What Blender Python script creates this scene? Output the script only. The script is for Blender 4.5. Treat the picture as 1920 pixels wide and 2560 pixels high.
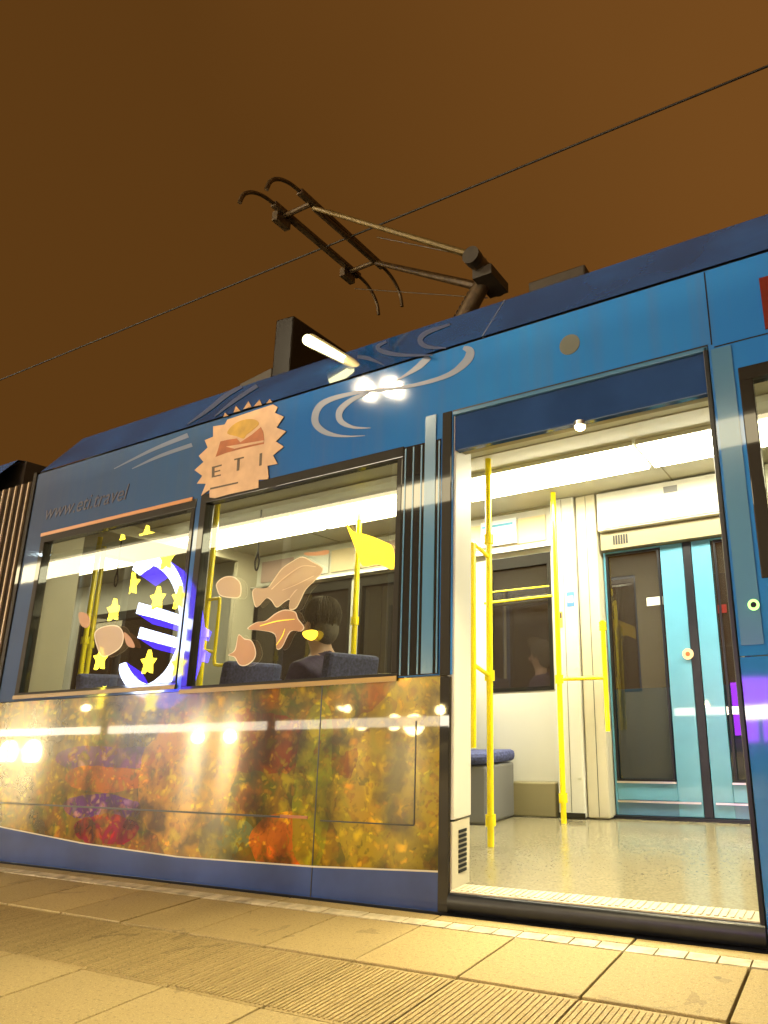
import bpy, math, random
from mathutils import Vector, Matrix
random.seed(7)
SC = bpy.context.scene
for o in list(bpy.data.objects): bpy.data.objects.remove(o)
COL = SC.collection

# ------------------------------------------------------------------ camera
F, CX, CY = 1604.98, 1378.74, 1372.05           # focal length and principal point in 1920 x 2560 photo pixels
YAW, PITCH, ROLL = (math.radians(a) for a in (-24.60287, 14.25339, -1.81554))
CAM = Vector((0.0, -2.5, 0.8))                   # X along the track, Y into the tram, Z up, platform top = 0
fw = Vector((math.sin(YAW)*math.cos(PITCH), math.cos(YAW)*math.cos(PITCH), math.sin(PITCH)))
rt = Vector((math.cos(YAW), -math.sin(YAW), 0)); up = rt.cross(fw)
rt, up = math.cos(ROLL)*rt + math.sin(ROLL)*up, -math.sin(ROLL)*rt + math.cos(ROLL)*up
cd = bpy.data.cameras.new('camera'); cam = bpy.data.objects.new('camera', cd); COL.objects.link(cam)
cam.matrix_world = Matrix(((rt.x, up.x, -fw.x, CAM.x), (rt.y, up.y, -fw.y, CAM.y), (rt.z, up.z, -fw.z, CAM.z), (0, 0, 0, 1)))
cd.sensor_fit = 'HORIZONTAL'; cd.sensor_width = 36; cd.lens = F/1920*36
cd.shift_x = (960-CX)/1920; cd.shift_y = (CY-1280)/1920
cd.clip_start = 0.05; cd.clip_end = 1000
SC.camera = cam

# ------------------------------------------------------------------ world: night sky lit brown by the city
W = bpy.data.worlds.new('World'); SC.world = W; W.use_nodes = True
wn = W.node_tree.nodes; wl = W.node_tree.links
bg = wn['Background']
tc = wn.new('ShaderNodeTexCoord'); dp = wn.new('ShaderNodeVectorMath'); dp.operation = 'DOT_PRODUCT'
dp.inputs[1].default_value = (0.75, 0.25, 0.45)
wnz = wn.new('ShaderNodeTexNoise'); wnz.inputs['Scale'].default_value = 2.2; wnz.inputs['Detail'].default_value = 3
add = wn.new('ShaderNodeMath'); add.operation = 'MULTIPLY_ADD'; add.inputs[1].default_value = 0.25
rp = wn.new('ShaderNodeValToRGB')
rp.color_ramp.elements[0].position = 0.10; rp.color_ramp.elements[0].color = (0.108, 0.042, 0.0075, 1)
rp.color_ramp.elements[1].position = 0.62; rp.color_ramp.elements[1].color = (0.172, 0.067, 0.0130, 1)
wl.new(tc.outputs['Generated'], dp.inputs[0]); wl.new(tc.outputs['Generated'], wnz.inputs['Vector'])
wl.new(wnz.outputs['Fac'], add.inputs[0]); wl.new(dp.outputs['Value'], add.inputs[2])
wl.new(add.outputs[0], rp.inputs['Fac']); wl.new(rp.outputs['Color'], bg.inputs['Color'])
bg.inputs['Strength'].default_value = 1.0
SC.view_settings.view_transform = 'Standard'; SC.view_settings.look = 'None'
SC.view_settings.exposure = 0.0; SC.view_settings.gamma = 1.0
SC.cycles.max_bounces = 10; SC.cycles.transparent_max_bounces = 16
SC.cycles.sample_clamp_indirect = 8.0
SC.cycles.caustics_reflective = False; SC.cycles.caustics_refractive = False

# ------------------------------------------------------------------ photo pixel -> point on a real plane of the place
def ray(u, v):
    return rt*((u-CX)/F) - up*((v-CY)/F) + fw
def at(u, v, Y=0.0):
    d = ray(u, v); return CAM + d*((Y-CAM.y)/d.y)
def atz(u, v, Z=0.0):
    d = ray(u, v); return CAM + d*((Z-CAM.z)/d.z)
# the roof cove: a sloping strip from (Y 0, Z 2.655) to (Y .25, Z 3.03)
CV0 = Vector((0, 0.0, 2.66)); CV1 = Vector((0, 0.25, 3.03)); CVN = Vector((0, -(CV1.z-CV0.z), CV1.y-CV0.y)).normalized()
def atcove(u, v, off=0.004):
    d = ray(u, v); p = CV0 + CVN*off
    return CAM + d*((p-CAM).dot(CVN)/d.dot(CVN))

# ------------------------------------------------------------------ mesh builder
class MB:
    def __init__(s): s.v = []; s.f = []
    def quad(s, a, b, c, d):
        n = len(s.v); s.v += [tuple(a), tuple(b), tuple(c), tuple(d)]; s.f.append((n, n+1, n+2, n+3)); return s
    def box(s, x0, x1, y0, y1, z0, z1):
        n = len(s.v)
        s.v += [(x0,y0,z0),(x1,y0,z0),(x1,y1,z0),(x0,y1,z0),(x0,y0,z1),(x1,y0,z1),(x1,y1,z1),(x0,y1,z1)]
        for f in ((0,3,2,1),(4,5,6,7),(0,1,5,4),(1,2,6,5),(2,3,7,6),(3,0,4,7)): s.f.append(tuple(n+i for i in f))
        return s
    def prism(s, pts, d):
        """closed polygon of 3D points extruded by vector d"""
        n = len(s.v); k = len(pts); d = Vector(d)
        s.v += [tuple(p) for p in pts] + [tuple(Vector(p)+d) for p in pts]
        s.f.append(tuple(range(n, n+k))); s.f.append(tuple(range(n+2*k-1, n+k-1, -1)))
        for i in range(k):
            j = (i+1) % k; s.f.append((n+i, n+k+i, n+k+j, n+j))
        return s
    def tube(s, pts, r, seg=12, cap=True):
        pts = [Vector(p) for p in pts]; k = len(pts); rr = r if isinstance(r, (list, tuple)) else [r]*k
        rings = []; ref = None
        for i, p in enumerate(pts):
            t = (pts[min(i+1, k-1)] - pts[max(i-1, 0)]).normalized()
            if ref is None:
                a = Vector((0,0,1)) if abs(t.z) < .9 else Vector((1,0,0)); ref = t.cross(a).normalized()
            else: ref = (ref - t*ref.dot(t)).normalized()
            b = t.cross(ref); n = len(s.v); rings.append(n)
            for q in range(seg):
                an = 2*math.pi*q/seg; s.v.append(tuple(p + (ref*math.cos(an)+b*math.sin(an))*rr[i]))
        for i in range(k-1):
            for q in range(seg):
                w = (q+1) % seg; s.f.append((rings[i]+q, rings[i]+w, rings[i+1]+w, rings[i+1]+q))
        if cap:
            s.f.append(tuple(range(rings[0]+seg-1, rings[0]-1, -1))); s.f.append(tuple(range(rings[-1], rings[-1]+seg)))
        return s
    def sphere(s, c, r, nu=16, nv=10):
        c = Vector(c); r = Vector(r) if not isinstance(r, (int, float)) else Vector((r,r,r)); n = len(s.v)
        for j in range(1, nv):
            th = math.pi*j/nv
            for i in range(nu):
                ph = 2*math.pi*i/nu
                s.v.append((c.x+r.x*math.sin(th)*math.cos(ph), c.y+r.y*math.sin(th)*math.sin(ph), c.z+r.z*math.cos(th)))
        a = len(s.v); s.v += [(c.x,c.y,c.z+r.z),(c.x,c.y,c.z-r.z)]
        for j in range(nv-2):
            for i in range(nu):
                k = (i+1) % nu; s.f.append((n+j*nu+i, n+(j+1)*nu+i, n+(j+1)*nu+k, n+j*nu+k))
        for i in range(nu):
            k = (i+1) % nu; s.f.append((a, n+i, n+k)); s.f.append((a+1, n+(nv-2)*nu+k, n+(nv-2)*nu+i))
        return s
    def disc(s, c, r0, r1, d, axis='y', seg=24):
        """ring or disc facing -Y (or along z), thickness d"""
        c = Vector(c); out = []
        def pt(a, r):
            return Vector((c.x+r*math.cos(a), c.y, c.z+r*math.sin(a))) if axis == 'y' else Vector((c.x+r*math.cos(a), c.y+r*math.sin(a), c.z))
        e = Vector((0, d, 0)) if axis == 'y' else Vector((0, 0, d))
        if r0 <= 0: return s.prism([pt(2*math.pi*i/seg, r1) for i in range(seg)], e)
        for i in range(seg):
            a, b = 2*math.pi*i/seg, 2*math.pi*(i+1)/seg
            p = [pt(a,r0), pt(a,r1), pt(b,r1), pt(b,r0)]; q = [x+e for x in p]
            s.quad(*p); s.quad(*q[::-1]); s.quad(p[1],q[1],q[2],p[2]); s.quad(p[3],q[3],q[0],p[0])
        return s
    def build(s, name, m, parent=None, smooth=False, bevel=0, kind=None):
        me = bpy.data.meshes.new(name); me.from_pydata(s.v, [], s.f); me.update()
        import bmesh
        bm = bmesh.new(); bm.from_mesh(me); bmesh.ops.remove_doubles(bm, verts=bm.verts, dist=1e-5)
        bmesh.ops.recalc_face_normals(bm, faces=bm.faces); bm.to_mesh(me); bm.free()
        me.materials.append(m)
        o = bpy.data.objects.new(name, me); COL.objects.link(o)
        if parent is not None: put(o, parent)
        if bevel:
            b = o.modifiers.new('bevel', 'BEVEL'); b.width = bevel; b.segments = 2; b.limit_method = 'ANGLE'
        if smooth:
            for p in me.polygons: p.use_smooth = True
            try: me.set_sharp_from_angle(angle=math.radians(40))
            except Exception: pass
        if kind: o['kind'] = kind
        return o
def wloc(o):
    v = Vector(o.location)
    while o.parent: o = o.parent; v += Vector(o.location)
    return v
def put(o, parent):
    """parent o while its vertices stay where they are in the world"""
    o.parent = parent; o.location = Vector(o.location) - wloc(parent)
def thing(name, label, cat, loc, group=None):
    o = bpy.data.objects.new(name, None); COL.objects.link(o); o.location = loc; o.empty_display_size = .2
    o['label'] = label; o['category'] = cat
    if group: o['group'] = group
    return o
def tag(o, label, cat, group=None):
    o['label'] = label; o['category'] = cat
    if group: o['group'] = group
    return o
def copy_tree(o, parent=None):
    c = o.copy(); COL.objects.link(c); c.parent = parent
    for ch in [x for x in bpy.data.objects if x.parent == o]: copy_tree(ch, c)
    return c

# ------------------------------------------------------------------ materials
def mat(name, col, rough=.5, metal=0, coat=0, emit=None, es=0, spec=.5, noise=0, nscale=8, bump=0, bscale=60, rvar=0):
    m = bpy.data.materials.new(name); m.use_nodes = True; nt = m.node_tree; b = nt.nodes['Principled BSDF']
    b.inputs['Base Color'].default_value = (*col, 1); b.inputs['Roughness'].default_value = rough
    b.inputs['Metallic'].default_value = metal; b.inputs['Coat Weight'].default_value = coat
    b.inputs['Coat Roughness'].default_value = .03; b.inputs['Specular IOR Level'].default_value = spec
    if emit: b.inputs['Emission Color'].default_value = (*emit, 1); b.inputs['Emission Strength'].default_value = es
    if noise or bump or rvar:
        t = nt.nodes.new('ShaderNodeTexCoord')
    if noise or rvar:
        n = nt.nodes.new('ShaderNodeTexNoise'); n.inputs['Scale'].default_value = nscale; n.inputs['Detail'].default_value = 8
        nt.links.new(t.outputs['Object'], n.inputs['Vector'])
    if noise:
        r = nt.nodes.new('ShaderNodeValToRGB'); e = r.color_ramp.elements
        e[0].position = .3; e[1].position = .7
        e[0].color = (*[c*(1-noise) for c in col], 1); e[1].color = (*[min(1, c*(1+noise)) for c in col], 1)
        nt.links.new(n.outputs['Fac'], r.inputs['Fac']); nt.links.new(r.outputs['Color'], b.inputs['Base Color'])
    if rvar:
        mr = nt.nodes.new('ShaderNodeMapRange'); mr.inputs[3].default_value = max(.02, rough-rvar); mr.inputs[4].default_value = rough+rvar
        nt.links.new(n.outputs['Fac'], mr.inputs[0]); nt.links.new(mr.outputs[0], b.inputs['Roughness'])
    if bump:
        n2 = nt.nodes.new('ShaderNodeTexNoise'); n2.inputs['Scale'].default_value = bscale; n2.inputs['Detail'].default_value = 4
        nt.links.new(t.outputs['Object'], n2.inputs['Vector'])
        bp = nt.nodes.new('ShaderNodeBump'); bp.inputs['Strength'].default_value = bump; bp.inputs['Distance'].default_value = .01
        nt.links.new(n2.outputs['Fac'], bp.inputs['Height']); nt.links.new(bp.outputs['Normal'], b.inputs['Normal'])
    return m
def glow(name, col, s):
    m = bpy.data.materials.new(name); m.use_nodes = True; nt = m.node_tree
    nt.nodes.remove(nt.nodes['Principled BSDF']); e = nt.nodes.new('ShaderNodeEmission')
    e.inputs[0].default_value = (*col, 1); e.inputs[1].default_value = s
    nt.links.new(e.outputs[0], nt.nodes['Material Output'].inputs[0]); return m
def glass(name, tint, ior=1.75, dirt=.02):
    m = bpy.data.materials.new(name); m.use_nodes = True; nt = m.node_tree; nt.nodes.remove(nt.nodes['Principled BSDF'])
    t = nt.nodes.new('ShaderNodeBsdfTransparent'); t.inputs[0].default_value = (*tint, 1)
    g = nt.nodes.new('ShaderNodeBsdfGlossy'); g.inputs['Roughness'].default_value = .0
    lw = nt.nodes.new('ShaderNodeLayerWeight'); lw.inputs[0].default_value = .5
    pw = nt.nodes.new('ShaderNodeMath'); pw.operation = 'POWER'; pw.inputs[1].default_value = 4
    nt.links.new(lw.outputs['Facing'], pw.inputs[0])
    fr = nt.nodes.new('ShaderNodeMath'); fr.operation = 'MULTIPLY_ADD'; fr.use_clamp = True
    fr.inputs[1].default_value = .9; fr.inputs[2].default_value = 2*((ior-1)/(ior+1))**2
    nt.links.new(pw.outputs[0], fr.inputs[0])
    mx = nt.nodes.new('ShaderNodeMixShader'); d = nt.nodes.new('ShaderNodeBsdfDiffuse'); d.inputs[0].default_value = (.5,.5,.45,1)
    mx2 = nt.nodes.new('ShaderNodeMixShader'); mx2.inputs[0].default_value = dirt
    nt.links.new(t.outputs[0], mx2.inputs[1]); nt.links.new(d.outputs[0], mx2.inputs[2])
    nt.links.new(fr.outputs[0], mx.inputs[0]); nt.links.new(mx2.outputs[0], mx.inputs[1]); nt.links.new(g.outputs[0], mx.inputs[2])
    nt.links.new(mx.outputs[0], nt.nodes['Material Output'].inputs[0]); return m
def film(name, col, clear):
    """printed see-through film on a window"""
    m = bpy.data.materials.new(name); m.use_nodes = True; nt = m.node_tree; b = nt.nodes['Principled BSDF']
    b.inputs['Base Color'].default_value = (*col, 1); b.inputs['Roughness'].default_value = .35
    t = nt.nodes.new('ShaderNodeBsdfTransparent'); t.inputs[0].default_value = (*[min(1, .35+c) for c in col], 1)
    tl = nt.nodes.new('ShaderNodeBsdfTranslucent'); tl.inputs[0].default_value = (*col, 1)
    a = nt.nodes.new('ShaderNodeAddShader'); nt.links.new(b.outputs[0], a.inputs[0]); nt.links.new(tl.outputs[0], a.inputs[1])
    mx = nt.nodes.new('ShaderNodeMixShader'); mx.inputs[0].default_value = clear
    nt.links.new(a.outputs[0], mx.inputs[1]); nt.links.new(t.outputs[0], mx.inputs[2])
    nt.links.new(mx.outputs[0], nt.nodes['Material Output'].inputs[0]); return m

class NT:
    """small node-graph helper"""
    def __init__(s, m): s.nt = m.node_tree; s.n = s.nt.nodes; s.l = s.nt.links
    def put(s, v, sock):
        if hasattr(v, 'links') or hasattr(v, 'is_linked'): s.l.new(v, sock)
        else: sock.default_value = v
    def math(s, op, a, b=0.0, c=None):
        q = s.n.new('ShaderNodeMath'); q.operation = op; s.put(a, q.inputs[0]); s.put(b, q.inputs[1])
        if c is not None: s.put(c, q.inputs[2])
        return q.outputs[0]
    def mix(s, f, a, b):
        q = s.n.new('ShaderNodeMix'); q.data_type = 'RGBA'
        s.put(f, q.inputs[0])
        for v, k in ((a, 6), (b, 7)): s.put(v if hasattr(v, 'is_linked') else (*v, 1) if len(v) == 3 else v, q.inputs[k])
        return q.outputs[2]
    def ramp(s, f, stops, const=False):
        q = s.n.new('ShaderNodeValToRGB'); e = q.color_ramp.elements; s.put(f, q.inputs[0])
        if const: q.color_ramp.interpolation = 'CONSTANT'
        while len(e) < len(stops): e.new(.5)
        for i, (p, c) in enumerate(stops): e[i].position = p; e[i].color = (*c, 1)
        return q.outputs[0]
    def noise(s, v, sc, det=4, dist=0):
        q = s.n.new('ShaderNodeTexNoise'); q.inputs['Scale'].default_value = sc; q.inputs['Detail'].default_value = det
        q.inputs['Distortion'].default_value = dist
        s.l.new(v, q.inputs['Vector']); return q.outputs['Fac'], q.outputs['Color']

def floral_material():
    """printed advertisement: dense autumn foliage and flower heads"""
    m = mat('printed foliage film', (.3,.2,.05), .175, coat=.3, spec=.24); g = NT(m); b = g.n['Principled BSDF']
    t = g.n.new('ShaderNodeTexCoord'); co = t.outputs['Object']
    sp = g.n.new('ShaderNodeSeparateXYZ'); g.l.new(co, sp.inputs[0]); X, Z = sp.outputs[0], sp.outputs[2]
    # warp
    _, wc = g.noise(co, 9, 3)
    vm = g.n.new('ShaderNodeVectorMath'); vm.operation = 'MULTIPLY_ADD'; g.l.new(wc, vm.inputs[0])
    vm.inputs[1].default_value = (.10, 0, .10); g.l.new(co, vm.inputs[2]); wco = vm.outputs[0]
    fl = g.n.new('ShaderNodeVectorMath'); fl.operation = 'MULTIPLY'; g.l.new(wco, fl.inputs[0]); fl.inputs[1].default_value = (1, 0, 1); wco = fl.outputs[0]
    n1, _ = g.noise(wco, 2.6, 3)
    base = g.ramp(n1, [(.28, (.03,.025,.008)), (.40, (.10,.075,.014)), (.48, (.24,.13,.012)), (.56, (.08,.085,.018)), (.66, (.26,.09,.01)), (.78, (.05,.02,.025))])
    # coloured beds
    def bed(col, cx, cz, rx, rz, base, amt):
        col = tuple(min(1, k*1.25) for k in col); a = g.math('MULTIPLY', g.math('SUBTRACT', X, cx), 1/rx); c = g.math('MULTIPLY', g.math('SUBTRACT', Z, cz), 1/rz)
        d = g.math('ADD', g.math('MULTIPLY', a, a), g.math('MULTIPLY', c, c))
        d = g.math('ADD', d, g.math('MULTIPLY', g.math('SUBTRACT', n1, .5), 2.5))
        f = g.math('MULTIPLY', g.math('LESS_THAN', d, 1.0), amt); return g.mix(f, base, col)
    base = bed((.10,.04,.12), -4.15, .62, .45, .07, base, .8)
    base = bed((.30,.09,.015), -4.1, .50, .35, .07, base, .85)
    base = bed((.07,.025,.12), -4.1, .34, .36, .07, base, .9)
    base = bed((.20,.012,.035), -4.0, .22, .30, .09, base, .9)
    base = bed((.16,.045,.03), -2.85, .70, .34, .16, base, .75)
    base = bed((.42,.20,.02), -3.35, .45, .36, .42, base, .6)
    base = bed((.10,.12,.06), -3.0, .22, .22, .12, base, .7)
    base = bed((.40,.10,.012), -2.65, .22, .24, .13, base, .85)
    base = bed((.16,.17,.02), -2.45, .5, .12, .4, base, .7)
    base = bed((.30,.22,.02), -1.95, .5, .4, .5, base, .6)
    # leaves: layers of small pointed dabs, each bed in its own colours
    def leaves(scale, thr, petals, amp, stops, prev, off, amt, own):
        mp = g.n.new('ShaderNodeVectorMath'); mp.operation = 'ADD'; g.l.new(wco, mp.inputs[0]); mp.inputs[1].default_value = (off, 0, off*.7)
        vo = g.n.new('ShaderNodeTexVoronoi'); vo.inputs['Scale'].default_value = scale; g.l.new(mp.outputs[0], vo.inputs['Vector'])
        df = g.n.new('ShaderNodeVectorMath'); df.operation = 'SUBTRACT'
        g.l.new(mp.outputs[0], df.inputs[0]); g.l.new(vo.outputs['Position'], df.inputs[1])
        s2 = g.n.new('ShaderNodeSeparateXYZ'); g.l.new(df.outputs[0], s2.inputs[0])
        sc = g.n.new('ShaderNodeSeparateColor'); g.l.new(vo.outputs['Color'], sc.inputs[0])
        ang = g.math('ARCTAN2', s2.outputs[2], s2.outputs[0])
        turn = g.math('MULTIPLY', sc.outputs[1], 6.28)
        rad = g.math('MULTIPLY_ADD', g.math('COSINE', g.math('MULTIPLY_ADD', ang, petals, turn)), amp, thr)
        edge, _ = g.noise(co, scale*5, 2); rad = g.math('ADD', rad, g.math('MULTIPLY', g.math('SUBTRACT', edge, .5), .28))
        dist = vo.outputs['Distance']
        msk = g.math('MULTIPLY', g.math('SUBTRACT', rad, dist), 6.0); msk.node.use_clamp = True
        hsv = g.n.new('ShaderNodeHueSaturation'); g.l.new(base, hsv.inputs['Color'])
        g.l.new(g.math('MULTIPLY_ADD', sc.outputs[2], .08, .46), hsv.inputs['Hue']); hsv.inputs['Saturation'].default_value = .95
        g.l.new(g.math('MULTIPLY_ADD', g.math('POWER', sc.outputs[0], 1.5), 3.2, .35), hsv.inputs['Value'])
        col = g.mix(own, g.ramp(sc.outputs[1], stops, True), hsv.outputs[0])
        shade = g.math('MULTIPLY', g.math('POWER', g.math('DIVIDE', dist, thr), 1.6), .6); shade.node.use_clamp = True
        col = g.mix(shade, col, (.045,.030,.008))
        return g.mix(g.math('MULTIPLY', msk, amt), prev, col)
    W_ = [(0., (.48,.22,.012)), (.2, (.62,.42,.03)), (.4, (.26,.27,.03)), (.52, (.60,.50,.13)), (.68, (.40,.09,.012)), (.76, (.16,.18,.05)), (.86, (.66,.46,.05))]
    c = leaves(7, .42, 3, .10, W_, base, 0, .75, .7)
    c = leaves(13, .44, 2, .14, W_, c, 3.1, .85, .6)
    c = leaves(27, .42, 2, .14, W_, c, 7.7, .7, .55)
    # wide patches of shade and light in the printed picture
    n9, _ = g.noise(wco, 4.5, 4)
    c = g.mix(g.ramp(n9, [(.46, (0,0,0)), (.62, (.8,.8,.8))]), c, (.022,.016,.008))
    hs_ = g.n.new('ShaderNodeHueSaturation'); hs_.inputs['Saturation'].default_value = 1.3; hs_.inputs['Value'].default_value = .9
    g.l.new(c, hs_.inputs['Color']); c = hs_.outputs[0]
    g.l.new(c, b.inputs['Base Color'])
    # film on brushed sheet metal: reflections smear up and down
    tv = g.n.new('ShaderNodeCombineXYZ'); tv.inputs[0].default_value = 1
    g.l.new(tv.outputs[0], b.inputs['Tangent'])
    b.inputs['Anisotropic'].default_value = 1.0; b.inputs['Anisotropic Rotation'].default_value = .25
    return m
def paint_material():
    """blue side paint: printed, greyer to the left, with faint rippling and dirt"""
    m = mat('blue side film', (.05,.2,.42), .045, spec=.7); g = NT(m); b = g.n['Principled BSDF']
    t = g.n.new('ShaderNodeTexCoord'); co = t.outputs['Object']
    sp = g.n.new('ShaderNodeSeparateXYZ'); g.l.new(co, sp.inputs[0])
    n, _ = g.noise(co, 1.6, 5)
    x = g.math('MULTIPLY_ADD', sp.outputs[0], .19, 1.02); x = g.math('ADD', x, g.math('MULTIPLY', g.math('SUBTRACT', n, .5), .35))
    c = g.ramp(x, [(0., (.062,.088,.155)), (.3, (.046,.10,.215)), (.55, (.024,.125,.38)), (.8, (.028,.185,.50)), (1., (.022,.155,.47))])
    mp = g.n.new('ShaderNodeMapping'); mp.inputs['Scale'].default_value = (14, 1, .7); g.l.new(co, mp.inputs[0])
    d, _ = g.noise(mp.outputs[0], 1, 5)
    c = g.mix(g.math('MULTIPLY', g.math('SUBTRACT', d, .45), .7), c, (.10,.12,.14))
    g.l.new(c, b.inputs['Base Color'])
    n2, _ = g.noise(co, 2.5, 2); bp = g.n.new('ShaderNodeBump'); bp.inputs['Strength'].default_value = .05; bp.inputs['Distance'].default_value = .02
    g.l.new(n2, bp.inputs['Height']); g.l.new(bp.outputs[0], b.inputs['Normal'])
    return m
def slab_material(name, c0, c1):
    m = mat(name, c0, .8); g = NT(m); b = g.n['Principled BSDF']
    t = g.n.new('ShaderNodeTexCoord'); co = t.outputs['Object']
    ge = g.n.new('ShaderNodeNewGeometry')
    n1, _ = g.noise(co, 1.7, 6); n2, _ = g.noise(co, 90, 3); n3, _ = g.noise(co, 240, 2)
    c = g.mix(n1, c0, c1)
    rv = g.math('MULTIPLY_ADD', ge.outputs['Random Per Island'], .55, -.08)
    c = g.mix(rv, c, tuple(x*.62 for x in c0))
    c = g.mix(g.math('MULTIPLY', g.math('GREATER_THAN', n2, .60), .5), c, tuple(x*.45 for x in c0))
    c = g.mix(g.math('MULTIPLY', g.math('GREATER_THAN', n3, .62), .5), c, tuple(min(1, x*1.5) for x in c1))
    n4, _ = g.noise(co, 4.3, 8, 1.5)
    c = g.mix(g.math('MULTIPLY', g.math('GREATER_THAN', n4, .67), .45), c, tuple(x*.4 for x in c0))
    vg_ = g.n.new('ShaderNodeTexVoronoi'); vg_.inputs['Scale'].default_value = 4.2; g.l.new(co, vg_.inputs['Vector'])
    sv = g.n.new('ShaderNodeSeparateColor'); g.l.new(vg_.outputs['Color'], sv.inputs[0])
    gum = g.math('MULTIPLY', g.math('LESS_THAN', g.math('ADD', vg_.outputs['Distance'], g.math('MULTIPLY', n2, .04)), g.math('MULTIPLY', sv.outputs[1], .11)), g.math('GREATER_THAN', sv.outputs[0], .45))
    c = g.mix(g.math('MULTIPLY', gum, .6), c, (.05,.042,.025))
    n6, _ = g.noise(co, .55, 3); c = g.mix(g.math('MULTIPLY', n6, .45), c, tuple(x*.5 for x in c0))
    g.l.new(c, b.inputs['Base Color'])
    g.l.new(g.math('MULTIPLY_ADD', n1, .4, .45), b.inputs['Roughness'])
    bp = g.n.new('ShaderNodeBump'); bp.inputs['Strength'].default_value = .5; bp.inputs['Distance'].default_value = .004
    g.l.new(g.math('ADD', n2, n3), bp.inputs['Height']); g.l.new(bp.outputs[0], b.inputs['Normal'])
    return m

M = {}
M['paint'] = paint_material(); M['floral'] = floral_material()
M['cove'] = mat('dark blue roof cove film', (.010,.062,.21), .06, noise=.35, nscale=2)
M['skirt'] = mat('violet blue skirt paint', (.022,.05,.17), .2, coat=.5, noise=.25, nscale=3)
M['navy'] = mat('navy door header', (.018,.05,.15), .06, spec=.5, noise=.2, nscale=3)
M['black'] = mat('black rubber', (.006,.007,.010), .35, spec=.35, noise=.3, nscale=20)
M['gloss black'] = mat('black glossy cover', (.008,.006,.004), .25, spec=.35)
M['frame'] = mat('dark window gasket', (.012,.010,.006), .55, spec=.15, coat=.8)
M['bronze'] = mat('bronze sill trim', (.16,.10,.03), .35, metal=.6)
M['dark glass'] = mat('dark tinted pillar glass', (.016,.018,.018), .05, coat=1)
M['stripe blue'] = mat('blue pillar stripe', (.06,.17,.30), .2, coat=.8)
M['cream'] = mat('cream inner panel', (.52,.48,.36), .4, noise=.05, nscale=3)
M['white panel'] = mat('white inner panel', (.58,.57,.50), .35, noise=.03, nscale=3)
M['ceiling'] = mat('pale ceiling panel', (.42,.40,.31), .45, noise=.06, nscale=2)
M['olive'] = mat('olive grey header trim', (.22,.19,.10), .4)
M['tactile'] = mat('cream sill plate', (.48,.43,.32), .5, noise=.15, nscale=30)
M['floor'] = mat('speckled tram floor', (.21,.185,.115), .16, noise=.22, nscale=90, rvar=.04)
M['yellow'] = mat('yellow handrail', (.95,.78,.006), .22, coat=.6)
M['cyan'] = mat('sky blue door frame', (.085,.27,.40), .25, coat=.6, noise=.08, nscale=4)
M['steel'] = mat('brushed door steel', (.6,.6,.58), .28, metal=1)
M['seat'] = mat('blue seat cloth', (.05,.06,.16), .8, noise=.5, nscale=60)
M['seat shell'] = mat('grey seat shell', (.16,.16,.16), .45)
M['glass'] = glass('window glass', (.45,.46,.38), 1.6)
M['far glass'] = glass('far tinted glass', (.30,.28,.24), 1.5, .03)
M['light'] = glow('ceiling light diffuser', (1.0, .93, .68), 42.0)
M['light dim'] = glow('dimmed ceiling light diffuser', (1.0, .93, .68), 11.0)
M['dark metal'] = mat('weathered dark bronze metal', (.075,.048,.022), .42, metal=.4, noise=.4, nscale=25)
M['ochre metal'] = mat('ochre painted arm', (.13,.09,.03), .45, metal=.3, noise=.25, nscale=20)
M['slate'] = mat('brown roof equipment', (.026,.018,.010), .55, noise=.3, nscale=10)
M['peach'] = film('beige window film', (.38,.29,.20), .52)
M['orange film'] = film('orange window film', (.36,.21,.11), .5)
M['yellow film'] = film('yellow window film', (.95,.80,.05), .25)
M['film edge'] = film('white film outline', (.45,.38,.28), .3)
M['sun peach'] = mat('peach emblem print', (.50,.31,.17), .4, noise=.12, nscale=12)
M['sun yellow'] = mat('golden emblem print', (.42,.24,.01), .4, noise=.2, nscale=14)
M['sun orange'] = mat('rust emblem print', (.30,.075,.008), .4, noise=.25, nscale=14)
M['print brown'] = mat('brown lettering', (.07,.04,.02), .4)
M['print violet'] = mat('grey violet lettering', (.03,.022,.045), .4)
M['swirl'] = mat('pale grey swirl print', (.12,.15,.23), .35)
M['swirl dim'] = mat('dim swirl print', (.07,.10,.20), .3)
M['red'] = mat('dark red display', (.13,.018,.012), .2, coat=.6)
M['grey'] = mat('grey vent mesh', (.10,.11,.09), .6)
M['green glow'] = glow('green button ring', (.55, 1.0, .25), 2.2)
M['bellows'] = mat('brown rubber bellows', (.055,.036,.02), .6, noise=.3, nscale=12)
M['slab'] = slab_material('sandy paving slab', (.36,.265,.105), (.50,.385,.17))
M['rib slab'] = slab_material('ribbed paving slab', (.35,.255,.10), (.48,.365,.16))
M['white line'] = mat('worn white edge line', (.50,.43,.29), .75, noise=.38, nscale=14)
M['joint'] = mat('dark joint grit', (.05,.035,.02), .9)
M['asphalt'] = mat('asphalt', (.045,.042,.038), .75, noise=.3, nscale=30, bump=.4, bscale=120)
M['pole grey'] = mat('grey street lamp paint', (.12,.12,.12), .45)

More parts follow.
